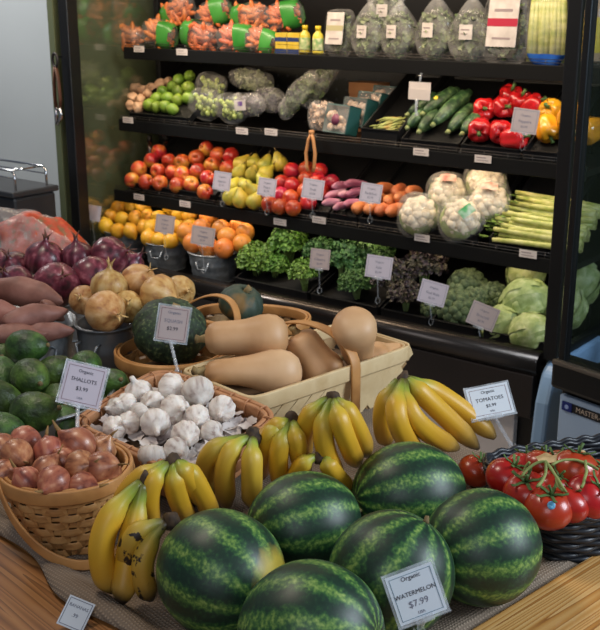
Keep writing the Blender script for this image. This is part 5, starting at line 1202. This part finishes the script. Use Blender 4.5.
for i, (px, py, b, s, rt, lb) in enumerate([(128, 37, 3.40, 1.0, (0, .1, .1), 'carrot bag at the far left of the top shelf'), (160, 33, 3.42, 1.0, (0, -.2, PI), 'carrot bag second from the left in the bottom layer'), (200, 36, 3.40, 1.05, (.2, .2, 0), 'carrot bag in the middle of the bottom layer'), (236, 38, 3.40, 1.0, (0, 0, PI), 'carrot bag right of the middle in the bottom layer'), (262, 40, 3.38, .85, (.2, -.2, PI), 'carrot bag beside the little stacked boxes'),
        (178, 12, 3.50, 1.0, (.2, -.5, 0), 'carrot bag at the left of the upper layer'), (214, 14, 3.50, 1.0, (0, .3, PI), 'carrot bag in the middle of the upper layer'), (250, 17, 3.48, 1.0, (.2, -.1, 0), 'carrot bag at the right of the upper layer'), (284, 16, 3.52, 1.0, (0, .2, PI), 'carrot bag above the yellow capped bottles')]):
    o = pcar(); o.location = tuple(PB(px, py, b)); o.rotation_euler = (rt[0], rt[1], rt[2] + CASE_RZ); o.scale = (s * 1.05, s, s * 1.1); tag(o, lb, 'carrot bag', 'carrot bags on the top shelf')
def mk_greens_bag():
    root = empty('salad_bag'); tag(obj('salad_leaves', leaf_cloud(120, (.062, .036, .075), .022, .4, 12, 4, lo=-1).mesh('salad_leaves', leafd), root), kind='stuff')
    V, Fc = pill(.072, .044, .095, 26, 18, 6, .014); V = [(x * (1 - .72 * max(0, (z - .03) / .07) if z > .03 else 1), y * (1 - .6 * max(0, (z - .03) / .07) if z > .03 else 1), z * (1.25 if z > 0 else .9)) for x, y, z in V]
    obj('film', G().add(V, Fc).mesh('film', film_mat('salad_film', '#F2EEEA', .13, .14)), root)
    g = G()
    for i in range(9):
        a = i * .7; g.add([(.006 * math.cos(a), .006 * math.sin(a), .105), (.022 * math.cos(a), .018 * math.sin(a), .138), (.022 * math.cos(a + .6), .018 * math.sin(a + .6), .134), (.006 * math.cos(a + .6), .006 * math.sin(a + .6), .105)], [(0, 1, 2, 3)])
    obj('gathered_top', g.mesh('gathered_top', film_mat('salad_film', '#F2EEEA', .13, .14)), root)
    obj('label', G().box((-.022, -.047, -.012), (.022, -.045, .034)).box((-.016, -.0476, .016), (.012, -.047, .020), 1).box((-.016, -.0476, .004), (.006, -.047, .007), 1).mesh('label', [paper, tagline], False), root); return root
psb = Proto(mk_greens_bag)
for px, py, b, s, lb in [(369, 35, 3.38, 1.0, 'clear salad bag with a gathered top, leftmost of four'), (399, 35, 3.38, 1.0, 'clear salad bag with a gathered top, second of four'), (436, 34, 3.38, 1.1, 'clear salad bag with a square label, third of four'), (471, 36, 3.37, 1.1, 'clear salad bag with a gathered top beside the red labelled box'), (386, 14, 3.52, 1.0, 'salad bag behind, between the first two bags')]:
    o = psb(); o.location = tuple(PB(px, py, b)); o.rotation_euler = (-.05, 0, CASE_RZ + random.uniform(-.25, .25)); o.scale = (s,) * 3; tag(o, lb, 'salad bag', 'salad bags on the top shelf')
def clamshell(px, py, b, w_, h_, tilt, label, band):
    root = tag(empty('clear_salad_box', tuple(PB(px, py, b)), (tilt, 0, CASE_RZ)), label, 'salad box')
    tag(obj('greens', leaf_cloud(110, (w_ * .42, .022, h_ * .42), .018, .4, 5, 4, lo=-1).mesh('greens', leafd), root), kind='stuff')
    g = G(); pth = spath(w_ / 2, h_ / 2, 5); ring = [pth(t) for t in np.linspace(0, 2 * PI, 41)[:-1]]
    lv = [(.82, -.034), (.92, -.030), (.94, 0), (1.0, .002), (1.0, .005), (.93, .006), (.86, .030)]; V = [(x * k, y, z * k) for k, y in lv for x, z in ring]; n_ = 40
    g.add(V, [(j * n_ + i, j * n_ + (i + 1) % n_, (j + 1) * n_ + (i + 1) % n_, (j + 1) * n_ + i) for j in range(len(lv) - 1) for i in range(n_)] + [tuple(range(n_)), tuple(range(len(V) - n_, len(V)))])
    obj('clear_shell', g.mesh('clear_shell', clear), root)
    g = G().box((-w_ * .33, -.038, -h_ * .26), (w_ * .33, -.035, h_ * .40)); g.box((-w_ * .33, -.0386, h_ * .02), (w_ * .33, -.038, h_ * .13), 1); g.box((-w_ * .2, -.0386, -h_ * .16), (w_ * .2, -.038, -h_ * .13), 2); g.box((-w_ * .2, -.0386, h_ * .22), (w_ * .2, -.038, h_ * .26), 2)
    obj('label', g.mesh('label', [paper, band, tagline], False), root); return root
clamshell(507, 29, 3.36, .17, .24, -.12, 'clear plastic salad box with a white and red label', M('crimson_band', ['#A8203A'], 3, .4, rand=0))
clamshell(340, 33, 3.38, .12, .18, -.15, 'narrow clear salad pack right of the yellow capped bottles', M('beige_band', ['#A8A07A'], 3, .4, rand=0))
# celery hearts bag
o_ = tag(cemp('celery_hearts_bag', U(547, 30, 3.36), 3.36, 1.395 + .115), 'clear bag of upright celery hearts with blue printed bottom', 'celery bag')
g = G()
for i in range(9): x = -.055 + .0138 * i; g.tube([(x, .008 * (i % 3), -.10), (x * 1.02, .006 * (i % 3), .0), (x * .95, 0, .11)], [.013, .012, .010], 9)
tag(obj('celery_hearts', g.mesh('celery_hearts', cel), o_), kind='stuff')
V, Fc = pill(.078, .036, .115, 26, 16, 4, .008); obj('film', G().add(V, Fc).mesh('film', clear), o_)
V, Fc = pill(.080, .038, .117, 26, 16, 4, .008); F2 = [f for f in Fc if all(1 <= i % 17 <= 5 for i in f)]; ix = sorted({i for f in F2 for i in f}); mp_ = {q: k for k, q in enumerate(ix)}; obj('blue_print', G().add([V[q] for q in ix], [tuple(mp_[q] for q in f) for f in F2]).mesh('blue_print', M('blue_print', ['#1E4EA8', '#2A62C0', '#3A72C8'], 26, .3, rand=0)), o_)
# bottles
def bottle(px, py, b, H_, R_, body, capm, label, lm=None, name='bottle'):
    q = PB(px, py, b); root = tag(cemp(name, min(float(q @ E_U), UR - .03 - R_), b, q[2]), label, 'bottle')
    obj('body', G().lathe([(.001, 0), (R_ * .95, 0), (R_, .006), (R_, H_ * .60), (R_ * .85, H_ * .70), (R_ * .45, H_ * .80), (R_ * .42, H_ * .86), (.001, H_ * .865)], 24).mesh('body', body), root)
    obj('cap', G().lathe([(.001, H_ * .84), (R_ * .52, H_ * .84), (R_ * .52, H_ * .99), (R_ * .45, H_), (.001, H_)], 20).mesh('cap', capm), root)
    if lm: obj('label', G().lathe([(R_ * 1.005, H_ * .12), (R_ * 1.015, H_ * .13), (R_ * 1.015, H_ * .55), (R_ * 1.005, H_ * .56)], 24).mesh('label', lm), root)
    return root
yel_pl = M('yellow_bottle', ['#C9B43A', '#D3BE46'], 5, .35); ycap = M('yellow_cap', ['#D8B820'], 5, .35)
bottle(305, 53, 3.34, .105, .022, yel_pl, ycap, 'small yellow juice bottle beside the stacked boxes', M('lime_label', ['#3F8A3A', '#D8D0A0'], 60, .5, rand=0)); bottle(318, 54, 3.34, .105, .022, yel_pl, ycap, 'small yellow juice bottle next to the clear salad pack', M('lime_label', ['#3F8A3A'], 60, .5, rand=0))
bottle(591, 62, 3.335, .25, .034, M('tan_dressing', ['#B09070', '#BCA080'], 5, .3), M('aqua_cap', ['#2A96B8'], 5, .35), 'tall dressing bottle with blue cap and yellow label behind glass', M('yellow_label', ['#C8B02A', '#D8C03A', '#B86A2A'], 24, .5, rand=0))
ambr = M('amber_glass', ['#2E160C', '#3A1C10'], 5, .1, coat=.6)
for u_, b_, lb in ((-3.535, 3.40, 'dark amber bottle at the left end, front one'), (-3.50, 3.47, 'dark amber bottle at the left end, rear one')):
    root = tag(cemp('amber_bottle', u_, b_, .773), lb, 'bottle', 'amber bottles at the left end'); obj('body', G().lathe([(.001, 0), (.026, 0), (.027, .01), (.027, .12), (.020, .15), (.010, .17), (.009, .215), (.001, .216)], 20).mesh('body', ambr), root); obj('cap', G().lathe([(.001, .205), (.011, .205), (.011, .235), (.001, .236)], 14).mesh('cap', black_pl), root)
# little stacked boxes
bxm = M('yellow_box', ['#C9A82A', '#D8BC4A'], 40, .5); bxb = M('navy_band', ['#24386A'], 4, .5, rand=0)
for i, (c_, r_, lb) in enumerate([(0, 0, 'small yellow and blue box, bottom left of the stack'), (1, 0, 'small yellow and blue box, bottom right of the stack'), (0, 1, 'small yellow and blue box, top left of the stack'), (1, 1, 'small yellow and blue box, top right of the stack')]):
    root = tag(cemp('small_box', U(280, 50, 3.33) + c_ * .062, 3.335, 1.3925 + r_ * .046), lb, 'box', 'small stacked boxes on the top shelf')
    obj('carton', G().box((-.029, 0, 0), (.029, .06, .0445)).mesh('carton', bxm, False), root, bevel=.001); obj('printed_band', G().box((-.0292, -.0006, .012), (.0292, 0, .028)).mesh('printed_band', bxb, False), root)
# second shelf middle: bags and boxes
def mk_grape_bag():
    root = empty('grape_bag'); g = G(); r_ = random.Random(8)
    for i in range(46):
        a = r_.uniform(0, 6.28); q = math.sqrt(r_.random()); g.lathe(sphere_prof(.0115, 6, 1.15), 9, cen=(q * .062 * math.cos(a), q * .035 * math.sin(a), r_.uniform(-.045, .035)))
    tag(obj('grapes', g.mesh('grapes', M('green_grape', ['#8A9A4A', '#A3B05E'], 20, .3, sss=.1)), root), kind='stuff')
    V, Fc = pill(.085, .05, .065, 24, 14, 7, .014); obj('film', G().add(V, Fc).mesh('film', clear), root); return root
pgr = Proto(mk_grape_bag)
for px, py, b, s, lb in [(206, 104, 3.34, 1.0, 'clear bag of green grapes leaning on the front wire'), (232, 108, 3.34, .95, 'clear bag of green grapes right of the first'), (212, 88, 3.46, 1.0, 'clear bag of green grapes at the back')]:
    o = pgr(); o.location = tuple(PB(px, py, b)); o.rotation_euler = (.2, random.uniform(-.2, .2), CASE_RZ); o.scale = (s,) * 3; tag(o, lb, 'grape bag', 'grape bags on the second shelf')
purp = M('purple_leaf', ['#3F3440', '#5A4E58', '#7A8060'], 36, .6)
def lean_bag(px, py, b, w_, d_, h_, rot, mt, label, name='vegetable_bag', lab=False, cat='vegetable bag', seed=3):
    root = tag(empty(name, tuple(PB(px, py, b)), (rot[0], rot[1], CASE_RZ + rot[2])), label, cat); tag(obj('contents', leaf_cloud(110, (w_ * .8, d_ * .7, h_ * .8), .020, .4, seed, 4, lo=-1).mesh('contents', mt), root), kind='stuff')
    V, Fc = pill(w_, d_, h_, 24, 16, seed, .014); obj('film', G().add(V, Fc).mesh('film', film_mat('salad_film', '#F2EEEA', .13, .14)), root)
    if lab: obj('label', G().box((-.03, -d_ - .012, -.022), (.03, -d_ - .010, .02)).box((-.012, -d_ - .0126, -.004), (.014, -d_ - .012, .014), 1).mesh('label', [paper, M('violet_mark', ['#6A4A8A'], 4, .5, rand=0)], False), root)
    return root
lean_bag(248, 104, 3.36, .085, .04, .05, (0, -.1, 0), purp, 'clear bag of purple green leaves with a violet label', lab=True, seed=5)
lean_bag(268, 100, 3.42, .08, .04, .055, (0, .1, 0), purp, 'clear bag of dark leaves behind the violet labelled bag', seed=6)
lean_bag(298, 95, 3.40, .042, .035, .12, (-.2, .65, 0), leafd, 'pointed clear bag of green leaves leaning right', seed=7)
lean_bag(318, 85, 3.48, .042, .035, .11, (-.2, .6, .2), leafd, 'pointed clear bag of leaves behind the leaning one', seed=8)
lean_bag(252, 80, 3.55, .12, .04, .05, (0, .15, 0), M('pale_sprout', ['#8E9A6A', '#B0B48A'], 40, .6), 'wide clear bag of pale sprouts against the pegboard', seed=9)
lean_bag(176, 106, 3.30, .05, .03, .025, (0, 0, 0), M('grey_leaf', ['#8A8A8A', '#B0AEB0'], 40, .6), 'small silvery bag lying in front of the limes', seed=10) if False else None
mush = M('mushroom', ['#B08A6A', '#CDB09A', '#D8C4B4'], 60, .7, bump=.5); teal = M('teal_carton', ['#1E4A4A', '#285A58'], 8, .45)
def mush_box(px, py, b, label, sc_=1):
    root = tag(empty('mushroom_box', tuple(PB(px, py, b)), (-.25, 0, CASE_RZ - .2)), label, 'mushroom box', 'mushroom boxes on the second shelf'); w_, h_, d_ = .065 * sc_, .055 * sc_, .032
    g = G()
    for a, c in (((-w_, -d_, -h_), (w_, d_, -h_ + .005)), ((-w_, -d_, h_ - .005), (w_, d_, h_)), ((-w_, -d_, -h_), (-w_ + .005, d_, h_)), ((w_ - .005, -d_, -h_), (w_, d_, h_)), ((-w_, d_ - .004, -h_), (w_, d_, h_))): g.box(a, c)
    obj('carton', g.mesh('carton', teal, False), root); g = G(); r_ = random.Random(px)
    for i in range(20): g.lathe([(.001, .010), (.010, .008), (.015, .001), (.012, -.004), (.001, -.003)], 10, cen=(r_.uniform(-w_ + .016, w_ - .016), -d_ * r_.uniform(.3, .8), r_.uniform(-h_ + .018, h_ - .018)), rot=Matrix.Rotation(PI / 2 + r_.uniform(-.6, .6), 3, 'X'))
    tag(obj('mushrooms', g.mesh('mushrooms', mush), root), kind='stuff')
    obj('film', G().box((-w_, -d_ - .001, -h_), (w_, -d_, h_)).mesh('film', clear, False), root)
    if px < 350: obj('label', G().lathe([(.001, 0), (.022, .0005), (.022, .001), (.001, .0015)], 20, rot=Matrix.Rotation(PI / 2, 3, 'X'), cen=(0, -d_ - .002, -.004)).mesh('label', M('maroon_label', ['#5E2440', '#7A3A56'], 30, .5, rand=0)), root)
mush_box(342, 120, 3.33, 'teal mushroom box at the front with a round maroon label'); mush_box(359, 113, 3.42, 'teal mushroom box second from the front'); mush_box(373, 107, 3.50, 'teal mushroom box third from the front'); mush_box(388, 101, 3.58, 'teal mushroom box at the very back of the row')
lean_bag(322, 116, 3.36, .062, .035, .06, (-.2, 0, .1), mush, 'clear rounded pack of sliced mushrooms left of the teal boxes', name='mushroom_pack', cat='mushroom pack', seed=12)
root = tag(cemp('cardboard_box', U(366, 88, 3.62), 3.60, 1.084), 'plain brown cardboard box standing behind the mushrooms', 'box')
obj('carton', G().box((-.07, 0, 0), (.07, .09, .20)).mesh('carton', M('cardboard', ['#8A5A36', '#9A6A42'], 9, .8), False), root, bevel=.002); obj('flap', G().box((-.07, -.003, .155), (.07, 0, .20)).mesh('flap', M('cardboard', ['#8A5A36']), False), root)
g = G(); r_ = random.Random(2)
for i in range(26):
    x, y = r_.uniform(-.07, .04), r_.uniform(.02, .10); a = r_.uniform(-.6, .6) + .6; d = Vector((math.cos(a), math.sin(a), .45 * math.sin(a))) * .035; c = Vector((x * .8, y, .6 * y + .012 + r_.uniform(0, .016))); g.tube([c - d, c + Vector((0, 0, .004)), c + d], [.002, .0038, .002], 6)
o_ = obj('green_beans', g.mesh('green_beans', M('bean', ['#6E7A3A', '#9AA05A', '#B08A4A'], 18, .5)), None, tuple(CW((U(362, 138, 3.27) + U(398, 138, 3.27)) / 2, 3.27, 1.10)), (0, 0, CASE_RZ)); tag(o_, 'loose heap of green beans in the black tray', 'green beans', kind='stuff')
# tan tongs hanging from the second shelf
root = tag(cemp('serving_tongs', U(310, 122, 3.20), 3.21, 1.105), 'tan serving tongs hanging over the second shelf edge', 'tongs')
tanp = M('tan_plastic', ['#B07848', '#C08A58'], 9, .5)
for s in (-1, 1): obj('arm', G().strip([(0, 0, .02), (s * .012, -.004, -.01), (s * .022, -.006, -.06), (s * .018, -.006, -.11), (s * .012, -.006, -.13)], (0, 1, 0), .012, .009).mesh('arm', tanp), root)
obj('hinge', G().lathe([(.001, -.008), (.009, -.007), (.009, .007), (.001, .008)], 12, rot=Matrix.Rotation(PI / 2, 3, 'X'), cen=(0, 0, .02)).mesh('hinge', tanp), root)
# small price signs inside the case
for (px, py, b, wd, hg, what, card, dz, fx) in [
    (93, 213, 3.10, .075, .07, 'lemons', card_l, .10, -.25), (222, 181, 3.16, .075, .075, 'apples', card_l, .05, -.4), (165, 224, 3.05, .085, .075, 'citrus', card_p, .10, -.3), (203, 236, 3.02, .10, .075, 'oranges', card_p, .10, -.3),
    (267, 187, 3.16, .075, .07, 'pears', card_l, .06, -.35), (313, 189, 3.16, .085, .075, 'fruit', card_l, .06, -.35), (371, 193, 3.16, .080, .070, 'radishes', card_l, .06, -.35), (320, 259, 3.04, .075, .075, 'cilantro', card_p, .08, -.3),
    (379, 267, 3.04, .095, .080, 'kale', card_l, .08, -.3), (433, 293, 3.04, .095, .080, 'red kale', card_l, .06, -.3), (483, 316, 3.04, .095, .080, 'broccoli', card_p, .06, -.2), (525, 121, 3.21, .085, .080, 'peppers', card_p, .04, -.3)]:
    c = PB(px, py, b); fc = (-.25, -.93, .15)
    where = {'lemons': 'blank looking pale card hanging by the left bucket of lemons', 'apples': 'small pale sign between the apples and the pears', 'citrus': 'small pink sign over the middle bucket of lemons', 'oranges': 'small tan sign stuck in front of the oranges', 'pears': 'small lilac sign in front of the pears', 'fruit': 'small lilac sign in front of the nectarines', 'radishes': 'small lilac sign between radishes and orange sweet potatoes', 'cilantro': 'small dull pink sign between cilantro and green kale', 'kale': 'lilac sign in front of the green curly kale', 'red kale': 'lilac sign below the purple kale', 'broccoli': 'pinkish tilted sign between broccoli and cabbages', 'peppers': 'grey pink sign in front of the red peppers'}[what]
    sign('shelf_sign', c, wd, hg, fc, rad({'red kale': -12, 'broccoli': -18, 'kale': -5, 'cilantro': -3}.get(what, -6)), where, [('Organic', .010, hg * .22, ink2), (what.title(), .013, -.002, ink2), ('$2.99', .010, -hg * .24, ink2)] if what != 'lemons' else [], card, ink2, tuple(c + np.array([0.0, .01, -hg / 2 - dz])), group='small price signs in the display case', big=False)
root = tag(cemp('hanging_tag', U(420, 76, 3.27), 3.27, 1.30), 'pale double tag on a clear clip under the top shelf', 'tag')
for dz in (.012, -.012): obj('tag_card', G().box((-.045, -.001 + dz * .1, dz - .02), (.045, .001 + dz * .1, dz + .018)).mesh('tag_card', tagm, False), root)
obj('clip', G().tube([(0, 0, .03), (0, .004, .05), (.002, .006, .062)], .004, 8).mesh('clip', acr), root); obj('clip_tail', G().tube([(-.01, 0, -.03), (-.012, 0, -.06), (-.01, 0, -.09)], [.007, .004, .007], 8).mesh('clip_tail', acr), root)
